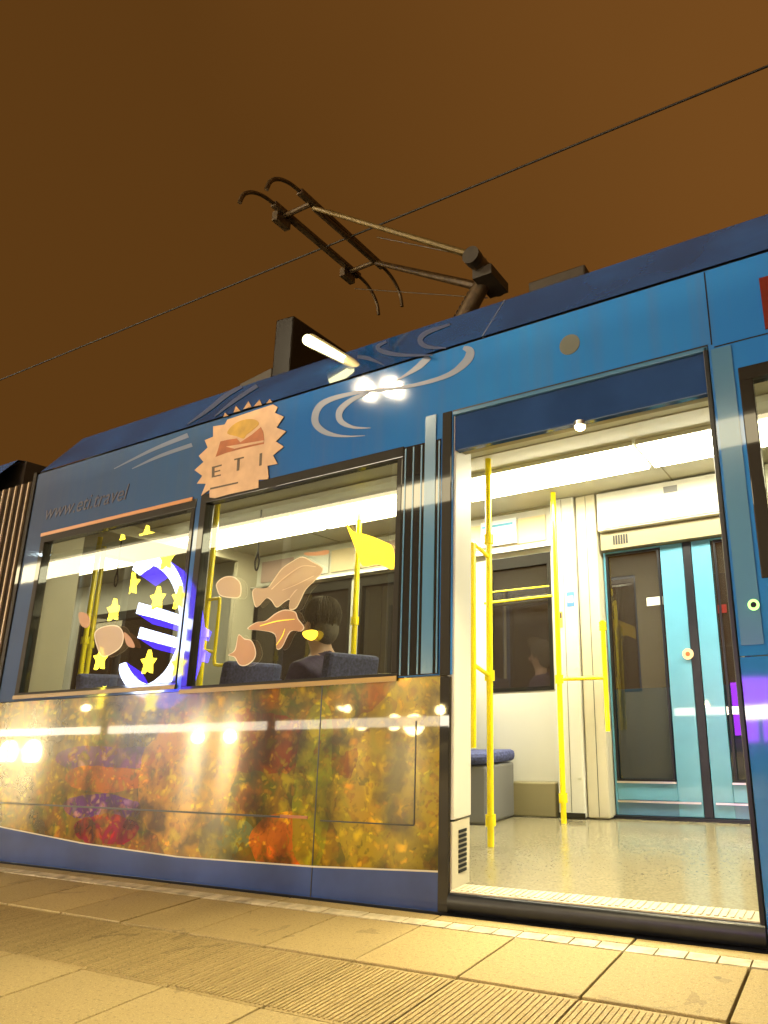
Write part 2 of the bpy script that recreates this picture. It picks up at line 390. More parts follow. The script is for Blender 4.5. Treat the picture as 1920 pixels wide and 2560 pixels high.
# ------------------------------------------------------------------ ground
MB().box(-220, 220, 2.9, 220, -.55, -.25).build('road', M['asphalt'], kind='structure')
MB().box(-220, 220, -200, -6.0, -.55, -.15).build('street', M['asphalt'], kind='structure')
MB().box(-220, 220, -.03, 2.896, -.6, -.42).build('track_bed', M['joint'], kind='structure')
MB().box(-220, 220, -5.8, -.035, -.6, -.022).build('platform_base', M['joint'], kind='structure')
MB().box(-220, 220, -5.996, -5.804, -.55, .0).build('kerb', M['slab'], kind='structure')
S = .42; X0 = -.003
def slabs(mb, y0, y1, xs, xe, step, gap=.009, h=0.0, jit=.0012):
    k0 = int(math.floor(xs/step)); k1 = int(math.ceil(xe/step))
    for k in range(k0, k1):
        a, b = X0+k*step+gap/2, X0+(k+1)*step-gap/2
        z = h + random.uniform(-jit, jit)
        mb.box(a, b, y0+gap/2, y1-gap/2, -.02, z)
pv = MB()
slabs(pv, -.102, -.03, -24, 6, .84)
slabs(pv, -.56, -.172, -24, 6, S)
y = -.94
while y > -5.7:
    slabs(pv, y-.42, y, -24 if y > -2.5 else -8, 6, S); y -= .42
pv.build('platform', M['slab'], kind='structure', bevel=.0025)
rb = MB(); slabs(rb, -.94, -.56, -24, 6, S, h=-.0045, jit=.0002)
k = -24.0
while k < 4:
    for rr in ((k, k+.010),):
        rb.box(rr[0], rr[1], -.925, -.578, -.006, -.0012)
    k += .019*(1 if k > -9 else 2)
rb.build('tactile_paving', M['rib slab'], kind='structure')
wl_ = MB(); slabs(wl_, -.172, -.102, -24, 6, .105, gap=.006, h=.001)
wl_.build('platform_edge_line', M['white line'], kind='structure')

# ------------------------------------------------------------------ the tram
TX0, TX1 = -5.36, 3.2
tram = thing('tram', 'blue low floor tram with autumn foliage film and open lit doorway', 'tram', (-2.0, 1.1, -.3))
def holed(x0, x1, z0, z1, holes, ya, yb):
    """flat wall in the XZ plane with rectangular holes"""
    xs = sorted({x0, x1, *[h[i] for h in holes for i in (0, 1) if x0 <= h[i] <= x1]}); zs = sorted({z0, z1, *[h[i] for h in holes for i in (2, 3) if z0 <= h[i] <= z1]})
    mb = MB()
    inside = lambda x, z: any(h[0] < x < h[1] and h[2] < z < h[3] for h in holes) or not (x0 < x < x1 and z0 < z < z1)
    for i in range(len(xs)-1):
        for j in range(len(zs)-1):
            a, b, c, d = xs[i], xs[i+1], zs[j], zs[j+1]; mx, mz = (a+b)/2, (c+d)/2
            if inside(mx, mz): continue
            mb.quad((a,ya,c),(b,ya,c),(b,ya,d),(a,ya,d)); mb.quad((a,yb,c),(a,yb,d),(b,yb,d),(b,yb,c))
            e = 1e-4
            if inside(a-e, mz): mb.quad((a,ya,c),(a,ya,d),(a,yb,d),(a,yb,c))
            if inside(b+e, mz): mb.quad((b,ya,c),(b,yb,c),(b,yb,d),(b,ya,d))
            if inside(mx, c-e): mb.quad((a,ya,c),(a,yb,c),(b,yb,c),(b,ya,c))
            if inside(mx, d+e): mb.quad((a,ya,d),(b,ya,d),(b,yb,d),(a,yb,d))
    return mb
W1 = (-5.15, -3.555, 1.03, 2.125); W2 = (-3.475, -1.985, 1.0, 2.14); W3 = (-.255, 1.25, 1.30, 2.13); W4 = (1.4, 2.9, 1.0, 2.13)
DOOR = (-1.668, -.385, -.02, 2.29)
holes = [W1, W2, W3, W4, DOOR]
holed(TX0, TX1, .98, 2.645, holes, 0, .06).build('upper_side', M['paint'], tram)
holed(DOOR[1], TX1, .0, .976, [], 0, .06).build('lower_side', M['paint'], tram)
holed(TX0+.1, TX1, .09, 2.40, [(h[0]-.03, h[1]+.03, h[2]-.03, h[3]+.03) for h in holes], .075, .10).build('inner_lining', M['cream'], tram)
# advertising panel with the curved lower edge, stripe and skirt
def wave(x):
    p = [(-5.36, .222), (-5.08, .197), (-4.2, .143), (-3.36, .118), (-2.43, .13), (-1.73, .155)]
    for (a, za), (b, zb) in zip(p, p[1:]):
        if a <= x <= b:
            t = (x-a)/(b-a); return za+(zb-za)*t
    return p[-1][1]
xs = [TX0 + (-1.725-TX0)*i/48 for i in range(49)]
lp = MB(); sk = MB(); stp = MB()
for a, b in zip(xs, xs[1:]):
    wa, wb = wave(a), wave(b)
    lp.quad((a,0,wa),(b,0,wb),(b,0,.976),(a,0,.976)); sk.quad((a,0,.0),(b,0,.0),(b,0,wb),(a,0,wa))
    stp.quad((a,-.002,wa-.003),(b,-.002,wb-.003),(b,-.002,wb+.004),(a,-.002,wa+.004))
lpo = lp.build('advert_panel', M['floral'], tram); sko = sk.build('skirt', M['skirt'], tram)
stp.build('edge_stripe', M['cream'], lpo)
# panel gaps drawn by real grooves
gv = MB()
gv.box(-5.36, -2.60, -.0015, .004, .336, .345); gv.box(-2.437, -2.431, -.0015, .004, .0, .976)
gv.box(-2.40, -1.855, -.0015, .004, .330, .336); gv.box(-1.858, -1.852, -.0015, .004, .336, .78)
gv.build('panel_gap', M['black'], lpo)
MB().box(-2.66, -2.48, -.003, .002, .338, .350).build('gap_strip', M['sun orange'], lpo)  # short rust-orange strip at the end of the gap
# bumper: rounded black nosing
bp_ = MB()
def nose(x0, x1, zt, zb, out):
    n = 8; pts = []
    for i in range(n+1):
        a = -math.pi/2 + math.pi*i/n
        pts.append(((-out)*max(0, math.cos(a))-.004, (zt+zb)/2 + (zt-zb)/2*math.sin(a)))
    return [(y, z) for y, z in pts]
prof = nose(0, 1, .0, -.075, .02)
bp_.prism([(TX0, y, z) for y, z in prof] + [(TX0, .05, .0), (TX0, .05, -.075)][::1], (TX1-TX0, 0, 0))
bp_.build('bumper', M['black'], tram, smooth=True)
prof = nose(0, 1, .078, .004, .02)
MB().prism([(DOOR[0]+.004, y, z) for y, z in prof] + [(DOOR[0]+.004, .05, .078), (DOOR[0]+.004, .05, .004)], (DOOR[1]-DOOR[0]-.008, 0, 0)).build('sill_nosing', M['black'], tram, smooth=True)
MB().box(TX0, TX1, .06, 2.26, -.12, -.08).build('underframe', M['black'], tram)
# door post (dark) and pillar with tinted glass and blue stripe, left of the doorway
MB().box(-1.972, -1.735, -.004, .0, .985, 2.15).build('pillar_glass', M['dark glass'], tram)
pst = MB(); pst.box(-1.83, -1.765, -.007, -.004, .99, 2.29); pst.build('pillar_stripe', M['stripe blue'], tram)
for xx in (-1.955, -1.905, -1.855, -1.748): MB().box(xx, xx+.008, -.0065, -.004, .99, 2.14).build('pillar_trim', M['stripe blue'], tram)
MB().box(-1.725, -1.672, -.004, .05, .0, .972).box(-1.728, -1.672, -.005, .05, .976, 2.29).build('door_post', M['frame'], tram, bevel=.004)
# roof
RZ = 3.03
cv = MB()
def covex(a, b, m, parent):
    q = MB(); n = 6
    pr = []
    for i in range(n+1):
        t = i/n; p = CV0.lerp(CV1, t); pr.append((p.y, p.z))
    for (ya, za), (yb, zb) in zip(pr, pr[1:]): q.quad((a,ya,za),(b,ya,za),(b,yb,zb),(a,yb,zb))
    q.quad((a,.25,RZ),(b,.25,RZ),(b,.32,RZ+.012),(a,.32,RZ+.012))
    return q.build('roof_cove', m, parent, smooth=True)
covex(TX0+.02, -1.497, M['cove'], tram); covex(-1.493, TX1, M['cove'], tram)
MB().box(TX0, TX1, .30, 2.05, 2.62, RZ+.005).build('roof', M['slate'], tram)
MB().box(TX0, TX1, .012, .06, 2.640, 2.662).build('roof_seam', M['black'], tram)
MB().box(-1.499, -1.491, .03, .05, 2.66, 2.68).build('cove_joint', M['sun peach'], tram)
MB().prism([(-1.5,.0+.002,2.664),(-1.5,.247,3.03),(-1.5,.26,3.02),(-1.5,.02,2.66)], (.008,0,0)).build('cove_joint', M['swirl'], tram)
MB().box(TX0, TX1, 2.24, 2.30, .0, .95).build('far_side', M['paint'], tram)
MB().prism([(TX0,2.05,RZ),(TX0,2.30,2.66),(TX0,2.30,2.55),(TX0,2.05,2.62)], (TX1-TX0,0,0)).build('roof_cove', M['cove'], tram)
# pillar gaps on the upper side
g2 = MB()
g2.box(-.372, -.366, -.0015, .003, 2.285, 2.64); g2.box(-.36, 3.0, -.0015, .003, 2.268, 2.274); g2.box(DOOR[0], DOOR[1], -.002, .003, 2.282, 2.290)
g2.build('panel_gap', M['black'], tram)
MB().disc((-1.017, -.003, 2.474), .0, .052, .006).build('side_vent', M['grey'], tram)
MB().box(-.150, .55, -.006, .0, 2.29, 2.53).build('side_display', M['red'], tram)

# ---- windows
def window(h, sill=True):
    f = MB(); x0, x1, z0, z1 = h; w = .042
    for (a, b, c, d) in ((x0-.02, x1+.02, z0-.035, z0+.004), (x0-.02, x1+.02, z1-w, z1+.018), (x0-.02, x0+w*.8, z0+.004, z1-w), (x1-w*.45, x1+.015, z0+.004, z1-w)):
        f.box(a, b, -.006, .05, c, d)
    fo = f.build('window', M['frame'], tram, bevel=.004)
    MB().quad((x0,.02,z0),(x1,.02,z0),(x1,.02,z1),(x0,.02,z1)).build('pane', M['glass'], fo)
    if sill: MB().box(x0-.02, x1+.02, -.012, -.0065, z0-.036, z0-.012).build('sill', M['bronze'], fo)
    return fo
win1 = window(W1); win2 = window(W2); win3 = window(W3, False); win4 = window(W4, False)
MB().box(-5.17, -3.57, -.010, -.0065, 2.132, 2.156).build('trim', mat('orange reflection trim', (.42,.17,.04), .35), win1)  # orange of a reflection line, put into this strip's colour

# ---- printed graphics
def flat(name, pix, m, parent, Y=-.003, th=.0012, f=at):
    pts = [f(u, v, Y) for u, v in pix] if f is at else [f(u, v) for u, v in pix]
    d = (0, th, 0) if f is at else tuple(-CVN*th)
    return MB().prism(pts, d).build(name, m, parent)
def zm(x0, y0, s, pts): return [(x0+x*s, y0+y*s) for x, y in pts]
def grow(pts, k):
    cx = sum(p[0] for p in pts)/len(pts); cy = sum(p[1] for p in pts)/len(pts)
    out = []
    for x, y in pts:
        l = math.hypot(x-cx, y-cy) or 1; out.append((x+(x-cx)/l*k, y+(y-cy)/l*k))
    return out
def smoothpoly(pts, n=4):
    k = len(pts); out = []
    for i in range(k):
        p0, p1, p2, p3 = (pts[(i+j-1) % k] for j in range(4))
        for q in range(n):
            t = q/n
            out.append(tuple(.5*((2*p1[c]) + (-p0[c]+p2[c])*t + (2*p0[c]-5*p1[c]+4*p2[c]-p3[c])*t*t + (-p0[c]+3*p1[c]-3*p2[c]+p3[c])*t**3) for c in (0, 1)))
    return out
def smoothline(pts, n=8):
    out = []; k = len(pts)
    for i in range(k-1):
        p0, p1, p2, p3 = pts[max(i-1, 0)], pts[i], pts[i+1], pts[min(i+2, k-1)]
        for q in range(n):
            t = q/n
            out.append(tuple(.5*((2*p1[c]) + (-p0[c]+p2[c])*t + (2*p0[c]-5*p1[c]+4*p2[c]-p3[c])*t*t + (-p0[c]+3*p1[c]-3*p2[c]+p3[c])*t**3) for c in range(len(p1))))
    out.append(pts[-1]); return out
def ribbon(name, pix, m, parent, f=at, Y=-.003):
    """pix = (u, v, half width in photo px)"""
    p = smoothline(pix); L = []; R = []
    for i, (u, v, w) in enumerate(p):
        a = p[max(i-1, 0)]; b = p[min(i+1, len(p)-1)]; dx, dy = b[0]-a[0], b[1]-a[1]; l = math.hypot(dx, dy) or 1
        L.append((u-dy/l*w, v+dx/l*w)); R.append((u+dy/l*w, v-dx/l*w))
    q = MB(); g = (lambda u, v: at(u, v, Y)) if f is at else atcove
    for i in range(len(p)-1): q.quad(g(*L[i]), g(*L[i+1]), g(*R[i+1]), g(*R[i]))
    return q.build(name, m, parent)
U = lambda pts: [(440+x*.4822, 800+y*.4822, w*.4822) for x, y, w in pts]
ribbon('swirl', U([(980,600,1),(860,602,6),(770,580,14),(722,530,18),(735,460,17),(800,412,13),(960,372,9),(1200,345,9),(1400,290,12),(1500,220,20),(1525,165,22),(1490,142,10)]), M['swirl'], tram)
ribbon('swirl', U([(1010,560,1),(920,556,7),(855,525,15),(850,470,17),(910,415,12),(1000,375,7)]), M['swirl'], tram)
ribbon('swirl', U([(1130,320,2),(1200,280,8),(1265,235,16),(1310,190,18)]), M['swirl'], tram)
ribbon('swirl', U([(1330,182,3),(1180,182,9),(1075,165,12),(1045,138,10),(1090,112,6)]), M['swirl dim'], tram, atcove)
ribbon('swirl', U([(1400,146,3),(1300,138,11),(1265,105,14),(1300,65,12),(1420,22,6)]), M['swirl dim'], tram, atcove)
ribbon('swirl', U([(1080,235,2),(1000,200,10),(940,190,9)]), M['swirl dim'], tram, atcove)
ribbon('swirl', U([(60,540,3),(160,470,10),(260,390,12),(340,345,8)]), M['swirl dim'], tram, atcove)
ribbon('swirl', U([(200,500,3),(300,420,9),(420,340,10)]), M['swirl dim'], tram, atcove)
ribbon('swirl', [(285,1172,1),(380,1125,4),(470,1088,6)], M['swirl'], tram)
ribbon('swirl', [(330,1172,1),(400,1140,4),(480,1112,5)], M['swirl'], tram)
# sun emblem
sn = lambda pts: zm(480, 980, .1507, pts)
emb = flat('sun_emblem', sn([(640,440),(1340,205),(1420,250),(1375,345),(1520,410),(1400,590),(1560,650),(1390,820),(1520,905),(1340,1050),(1415,1190),(1250,1222),(1270,1400),(1262,1445),(1100,1455),(1100,1590),(920,1630),(640,1690),(380,1760),(290,1750),(290,1620),(150,1720),(230,1520),(80,1520),(170,1390),(40,1295),(190,1160),(110,1060),(260,920),(210,800),(350,740),(350,570),(540,540),(590,455)]), M['sun peach'], tram, Y=-.008, th=.003)
flat('sun_disc', smoothpoly(sn([(585,690),(640,585),(760,495),(900,452),(1040,455),(1110,525),(1000,640),(900,715),(850,775),(740,735)]), 3), M['sun yellow'], emb, Y=-.0095)
flat('sea_print', sn([(390,1075),(430,960),(470,820),(600,790),(740,770),(800,835),(1000,700),(1140,580),(1180,660),(1195,790),(1190,860),(800,945),(560,1010)]), M['sun orange'], emb, Y=-.0095)
flat('ray_line', sn([(560,905),(900,850),(1190,800),(1190,830),(900,890),(700,940)]), M['sun peach'], emb, Y=-.0108)
flat('base_line', sn([(300,1590),(760,1490),(760,1515),(300,1620)]), M['print brown'], emb, Y=-.0095)
for pl in ([(330,1240),(372,1230),(368,1410),(326,1420)], [(372,1232),(490,1200),(488,1225),(371,1258)], [(370,1315),(465,1290),(463,1312),(369,1338)], [(368,1390),(475,1365),(473,1388),(367,1412)]):
    flat('letter_stroke', sn(pl), M['print brown'], emb, Y=-.0095)
for pl in ([(752,1105),(792,1095),(778,1300),(738,1310)], [(700,1110),(860,1072),(858,1095),(698,1133)]):
    flat('letter_stroke', sn(pl), M['print brown'], emb, Y=-.0095)
flat('letter_stroke', sn([(1122,1020),(1162,1010),(1152,1215),(1112,1225)]), M['print brown'], emb, Y=-.0095)
for pl in ([(690,340),(725,225),(800,310)], [(850,285),(935,150),(985,245)], [(1020,238),(1120,125),(1155,212)], [(520,410),(545,340),(600,390)], [(1235,185),(1290,115),(1330,170)]):
    flat('emblem_spike', sn(pl), M['sun peach'], emb, f=atcove)
# web address
def lettering(txt, size, loc, m, parent, shear=0, rot=(math.pi/2, 0, 0), depth=.001, name='lettering'):
    cu = bpy.data.curves.new('lettering', 'FONT'); cu.body = txt; cu.size = size; cu.shear = shear; cu.extrude = depth
    o = bpy.data.objects.new('tmp', cu); COL.objects.link(o); bpy.context.view_layer.update()
    me = bpy.data.meshes.new_from_object(o.evaluated_get(bpy.context.evaluated_depsgraph_get())); bpy.data.objects.remove(o)
    me.materials.clear(); me.materials.append(m)
    q = bpy.data.objects.new(name, me); COL.objects.link(q); q.location = loc; q.rotation_euler = rot
    put(q, parent); return q
p0 = at(110, 1301, 0)
lettering('www.eti.travel', .158, (p0.x, -.003, p0.z), M['print violet'], tram, .25)
# butterfly and leaf films on the panes
d2 = lambda pts: zm(500, 1360, .2411, pts)
def sticker(pix, m, parent, edge=True):
    pix = smoothpoly(pix, 4)
    o = flat('window_film', pix, m, parent, Y=-.0, th=.001)
    if edge: 
        q = MB(); a = [at(u, v, -.002) for u, v in pix]; b = [at(u, v, -.002) for u, v in grow(pix, 2.6)]
        for i in range(len(a)):
            j = (i+1) % len(a); q.quad(a[i], b[i], b[j], a[j])
        q.build('film_outline', M['film edge'], parent)
    return o
sticker(d2([(560,470),(700,455),(760,390),(850,265),(960,185),(1060,140),(1170,195),(1255,240),(1262,290),(1190,375),(1090,470),(1040,570),(990,660),(925,665),(930,570),(880,590),(800,650),(745,580),(690,560),(600,650),(565,600)]), M['peach'], win2)
sticker(d2([(500,880),(590,815),(690,800),(790,725),(880,690),(980,710),(1010,780),(1070,860),(1035,905),(930,905),(850,1060),(795,1075),(780,930),(640,895)]), M['orange film'], win2)
sticker(d2([(180,410),(250,352),(340,347),(400,390),(418,450),(408,540),(330,550),(220,530),(185,470)]), M['peach'], win2)
sticker(d2([(400,950),(460,990),(530,1010),(570,1110),(555,1190),(480,1250),(410,1245),(365,1170),(300,1150),(370,1100)]), M['orange film'], win2)
sticker(d2([(1080,90),(1200,82),(1325,62),(1315,108),(1120,122)]), M['orange film'], win2, False)
sticker(d2([(1065,915),(1150,890),(1215,905),(1215,955),(1160,1000),(1085,970)]), M['yellow film'], win2, False)
sticker(zm(460,1100,.422,[(950,470),(1000,540),(1080,560),(1180,600),(1238,640),(1240,765),(1150,735),(1060,745),(1015,640)]), M['yellow film'], win2, False)
d1 = lambda pts: zm(0, 1450, .2713, pts)
sticker(d1([(880,490),(960,435),(1080,430),(1130,500),(1115,600),(1050,660),(950,700),(900,610)]), M['peach'], win1)
sticker(d1([(725,305),(795,310),(830,380),(805,440),(745,415)]), M['orange film'], win1, False)
sticker(d1([(1140,480),(1210,540),(1240,620),(1170,600)]), M['orange film'], win1, False)

# printed veins of the films
for ln in ([(740,470,3),(900,330,4),(1060,230,4),(1200,235,2)], [(850,480,2),(1000,420,3),(1180,330,2)], [(930,560,2),(985,490,4),(1010,470,1)]):
    ribbon('film_vein', [(500+x*.2411, 1360+y*.2411, w*.2411*1.4) for x, y, w in ln], M['film edge'], win2, Y=-.0035)
for ln in ([(620,850,2),(800,800,4),(980,780,2)], [(790,1050,2),(850,960,3),(880,880,2)]):
    ribbon('film_vein', [(500+x*.2411, 1360+y*.2411, w*.2411*1.4) for x, y, w in ln], M['yellow film'], win2, Y=-.0035)
# ---- doorway
MB().box(DOOR[0]+.002, DOOR[1]-.002, .012, .05, 2.075, 2.280).build('door_header', M['navy'], tram, bevel=.004)
MB().box(DOOR[0]+.002, DOOR[1]-.002, -.006, .012, 2.262, 2.281).build('drip_rail', M['stripe blue'], tram, bevel=.003)
MB().prism([(DOOR[0],.06,2.085),(DOOR[0],.10,2.085),(DOOR[0],.36,2.36),(DOOR[0],.36,2.40),(DOOR[0],.06,2.40)], (DOOR[1]-DOOR[0],0,0)).build('inner_header', M['olive'], tram)
MB().box(DOOR[0]-.03, DOOR[0]+.012, .012, .155, .36, 2.36).build('door_pocket', M['white panel'], tram, bevel=.005)
vg = MB(); vg.box(DOOR[0]-.03, DOOR[0]+.006, .012, .15, .085, .352)
vgo = vg.build('vent_box', M['cream'], tram)
q = MB()
for i in range(9): q.box(DOOR[0]+.0065, DOOR[0]+.011, .06, .12, .14+.02*i, .152+.02*i)
q.build('vent_slot', M['black'], vgo)
sl = MB()
sl.box(DOOR[1]-.022, DOOR[1]-.002, -.006, .06, .0, 2.28); sl.build('door_seal', M['black'], tram, bevel=.004)
MB().box(DOOR[1]-.03, DOOR[1]-.004, .065, .16, .085, 2.36).build('door_pocket', M['olive'], tram, bevel=.004)
# warm lamp under the door header, shining onto the platform
dlp = MB().tube([(-.985, .004, 2.072), (-.985, .004, 2.05)], .028, 16).build('door_lamp', M['steel'], tram, smooth=True)
MB().sphere((-.985, .004, 2.046), (.024, .024, .014), 14, 8).build('lamp_glass', glow('door lamp glass', (1, .80, .42), 30), dlp, smooth=True)
ld = bpy.data.lights.new('door_lamp_light', 'SPOT'); ld.energy = 240; ld.color = (1, .84, .46); ld.spot_size = math.radians(125); ld.spot_blend = .7; ld.shadow_soft_size = .03
lo = bpy.data.objects.new('door_lamp_light', ld); COL.objects.link(lo); lo.location = (-.985, -.03, 2.02)
lo.rotation_euler = Vector((.12, -.55, -1)).to_track_quat('-Z', 'Y').to_euler(); put(lo, dlp)
# button on the right pillar
pb = at(1885, 1513)
bt = MB().disc((pb.x, -.012, pb.z), 0, .017, .012).build('door_button', M['gloss black'], tram)
MB().disc((pb.x, -.016, pb.z), .0115, .021, .008).build('button_ring', M['green glow'], bt)
MB().box(-.374, -.292, -.005, -.0005, 1.02, 2.26).build('pillar_stripe', M['stripe blue'], tram)

# ---- inside
MB().box(TX0, TX1, .012, 2.2, -.075, .083).build('floor', M['floor'], tram)
tp = MB(); tp.box(DOOR[0]+.005, DOOR[1]-.022, .0, .115, .079, .0845)
for i in range(44):
    x = DOOR[0]+.02+i*.0285
    if x < DOOR[1]-.04: tp.box(x, x+.013, .012, .105, .0845, .0885)
tp.build('sill_plate', M['tactile'], tram)
MB().box(TX0, TX1, .30, 2.2, 2.40, 2.44).build('ceiling', M['ceiling'], tram)
q = MB()
for x in (-4.2, -2.9, -1.02, .6, 2.2): q.box(x, x+.008, 1.5, 1.93, 2.394, 2.399)
q.box(TX0, TX1, .80, .808, 2.394, 2.399); q.box(TX0, TX1, 1.93, 1.945, 2.385, 2.399)
q.build('ceiling_joint', M['olive'], tram)
for i, (a, b) in enumerate(((-5.3, -3.9), (-3.88, -2.48), (-2.46, -1.06), (-1.04, .36), (.38, 1.78), (1.8, 3.1))):
    lo = MB().box(a, b, 1.05, 1.47, 2.372, 2.398).build('ceiling_light', M['white panel'], tram)
    MB().box(a+.01, b-.01, 1.07, 1.45, 2.358, 2.3715).build('diffuser', M['light'], lo)
# far wall: upper band, window strip, lower wall
FY = 1.95
holed(TX0, -1.99, .085, 2.40, [(-2.62, -2.05, .96, 2.02), (-3.95, -2.74, .98, 2.04), (-5.3, -4.05, .98, 2.04)], FY, FY+.08).build('far_wall', M['white panel'], tram)
for h in ((-2.62, -2.05, .96, 2.02), (-3.95, -2.74, .98, 2.04), (-5.3, -4.05, .98, 2.04)):
    f = MB(); x0, x1, z0, z1 = h; w = .03
    for (a, b, c, d) in ((x0, x1, z0, z0+w), (x0, x1, z1-.09, z1), (x0, x0+w, z0+w, z1-.09), (x1-w, x1, z0+w, z1-.09)): f.box(a, b, FY-.006, FY+.05, c, d)
    fo = f.build('window', M['frame'], tram)
    MB().quad((x0,FY+.02,z0),(x1,FY+.02,z0),(x1,FY+.02,z1),(x0,FY+.02,z1)).build('pane', M['far glass'], fo)
MB().box(TX0, -2.02, FY-.10, FY-.004, .085, .315).build('heater_box', M['olive'], tram, bevel=.01)
MB().box(TX0, -2.0, FY-.07, FY-.02, 2.055, 2.075).build('luggage_rail', M['steel'], tram)
inf = MB().box(-2.66, -2.33, FY-.035, FY-.006, 2.13, 2.34).build('info_panel', mat('route panel', (.75,.78,.78), .3), tram)
MB().box(-2.65, -2.36, FY-.038, FY-.0355, 2.285, 2.305).box(-2.65, -2.36, FY-.038, FY-.0355, 2.16, 2.168).build('blue_band', mat('blue band print', (.10,.36,.55), .3), inf)
# wide pale column left of the far doors
col = MB().box(-1.99, -1.79, FY-.12, FY+.08, .09, 2.40).build('door_column', M['white panel'], tram, bevel=.012)
MB().box(-1.782, -1.62, FY-.10, FY+.08, .09, 2.40).build('door_column', M['cream'], tram, bevel=.012)
MB().box(-1.99, -1.79, FY-.125, FY-.1205, .09, .125).build('kick_strip', M['frame'], col)
MB().box(-1.60, -.1, FY-.12, FY+.04, 2.09, 2.385).build('far_header', M['white panel'], tram, bevel=.008)
MB().box(-1.60, -.1, FY-.07, FY+.04, 1.955, 2.085).build('door_mechanism', M['olive'], tram)
# far doors: two leaves
def leaf(x0, x1, stile_left, stile_right):
    z0, z1 = .105, 1.95; y0, y1 = FY, FY+.045; b = MB()
    b.box(x0, x0+stile_left, y0, y1, z0, z1); b.box(x1-stile_right, x1, y0, y1, z0, z1)
    xa, xb = x0+stile_left, x1-stile_right
    b.box(xa, xb, y0, y1, .20, .318); b.box(xa, xb, y0, y1, z1-.012, z1)
    d = b.build('door_leaf', M['cyan'], tram, bevel=.004)
    MB().quad((xa,y0+.02,.318),(xb,y0+.02,.318),(xb,y0+.02,z1-.012),(xa,y0+.02,z1-.012)).build('pane', M['far glass'], d)
    MB().box(xa, xb, y0-.012, y0-.002, .312, .324).box(x0+.02, x1-.012, y0-.012, y0-.002, .188, .200).build('steel_strip', M['steel'], d)
    MB().box(x0+.01, x1-.01, y0+.002, y1, .106, .188).build('kick_plate', M['stripe blue'], d)
    return d
dl = leaf(-1.612, -1.008, .02, .165); dr = leaf(-.945, -.30, .135, .02)
MB().box(-1.004, -.949, FY-.004, FY+.04, .105, 1.95).build('door_seal', M['black'], tram)
MB().box(-1.62, -.1, FY-.03, FY-.001, .0835, .103).build('door_track', M['black'], tram)
pb = at(1720, 1635, FY-.01)
bb = MB().disc((pb.x, FY-.016, pb.z), 0, .038, .014).build('door_button', mat('pale orange button', (.75,.50,.28), .35), dl)
MB().disc((pb.x, FY-.019, pb.z), .0, .016, .003).build('button_cap', M['sun orange'], bb)
MB().box(-.28, TX1, FY, FY+.08, .085, .95).box(-.28, TX1, FY, FY+.08, 2.0, 2.40).build('far_wall', M['white panel'], tram)
MB().quad((-.28,FY+.03,.95),(TX1,FY+.03,.95),(TX1,FY+.03,2.0),(-.28,FY+.03,2.0)).build('far_pane', M['far glass'], tram)
# left end: gangway wall
MB().box(-5.32, -5.27, .10, .335, .085, 2.40).build('gangway_wall', M['cream'], tram)
MB().box(-5.32, -5.27, 1.72, 1.95, .085, 2.40).build('gangway_wall', M['cream'], tram)
MB().box(-5.32, -5.27, .335, 1.72, 2.31, 2.40).build('gangway_lintel', M['cream'], tram)
MB().box(-10.4, TX0-.002, .10, 2.2, -.075, .08).build('floor', M['floor'], tram)
MB().box(-10.4, TX0-.002, .30, 2.2, 2.402, 2.44).build('ceiling', M['ceiling'], tram)
MB().box(-6.2, TX0-.002, .13, .16, .085, 2.40).build('gangway_lining', M['seat shell'], tram)
h_ = [(-9.7, -8.35, .98, 2.04), (-8.1, -6.45, .98, 2.04)]
holed(-10.4, TX0-.002, .085, 2.40, h_, FY, FY+.08).build('far_wall', M['white panel'], tram)
for x0, x1, z0, z1 in h_:
    f = MB(); w = .03
    for (a, b, c, d) in ((x0, x1, z0, z0+w), (x0, x1, z1-.09, z1), (x0, x0+w, z0+w, z1-.09), (x1-w, x1, z0+w, z1-.09)): f.box(a, b, FY-.006, FY+.05, c, d)
    fo = f.build('window', M['frame'], tram)
    MB().quad((x0,FY+.02,z0),(x1,FY+.02,z0),(x1,FY+.02,z1),(x0,FY+.02,z1)).build('pane', M['far glass'], fo)
for a, b in ((-10.3, -8.5), (-8.45, -6.4)):
    lo = MB().box(a, b, 1.05, 1.47, 2.374, 2.400).build('ceiling_light', M['white panel'], tram)
    MB().box(a+.01, b-.01, 1.07, 1.45, 2.360, 2.3735).build('diffuser', M['light dim'], lo)
holed(-10.4, -6.22, .09, 2.40, [(-8.2, -6.5, 1.03, 2.12), (-10.2, -8.4, 1.03, 2.12)], .075, .10).build('inner_lining', M['cream'], tram)
# small fittings
for X in (-1.955, -1.825):
    for z in (.35, 1.1, 1.85, 2.3): MB().disc((X, FY-.123, z), 0, .008, .004).build('screw', M['steel'], col)
MB().box(-1.893, -1.889, FY-.1215, FY-.118, .13, 2.39).build('seam', M['grey'], col)
MB().box(-1.70, -1.695, FY-.1015, FY-.098, .10, 2.39).build('seam', M['grey'], tram)
nt_ = MB().box(-1.97, -1.91, FY-.1225, FY-.1205, 1.40, 1.52).build('notice', mat('yellow notice', (.75,.62,.08), .4), col)
MB().box(-1.965, -1.915, FY-.1235, FY-.1226, 1.47, 1.51).build('notice_print', M['print brown'], nt_)
nt_ = MB().box(-1.87, -1.81, FY-.1225, FY-.1205, 1.55, 1.66).build('notice', mat('blue notice', (.08,.22,.5), .4), col)
MB().box(-1.862, -1.818, FY-.1235, FY-.1226, 1.58, 1.63).build('notice_print', M['white panel'], nt_)
nt_ = MB().box(-1.30, -1.18, FY+.012, FY+.016, 1.52, 1.58).build('door_sticker', M['white panel'], dl)
MB().box(-.80, -.74, FY+.012, FY+.016, 1.42, 1.48).build('door_sticker', M['red'], dr)
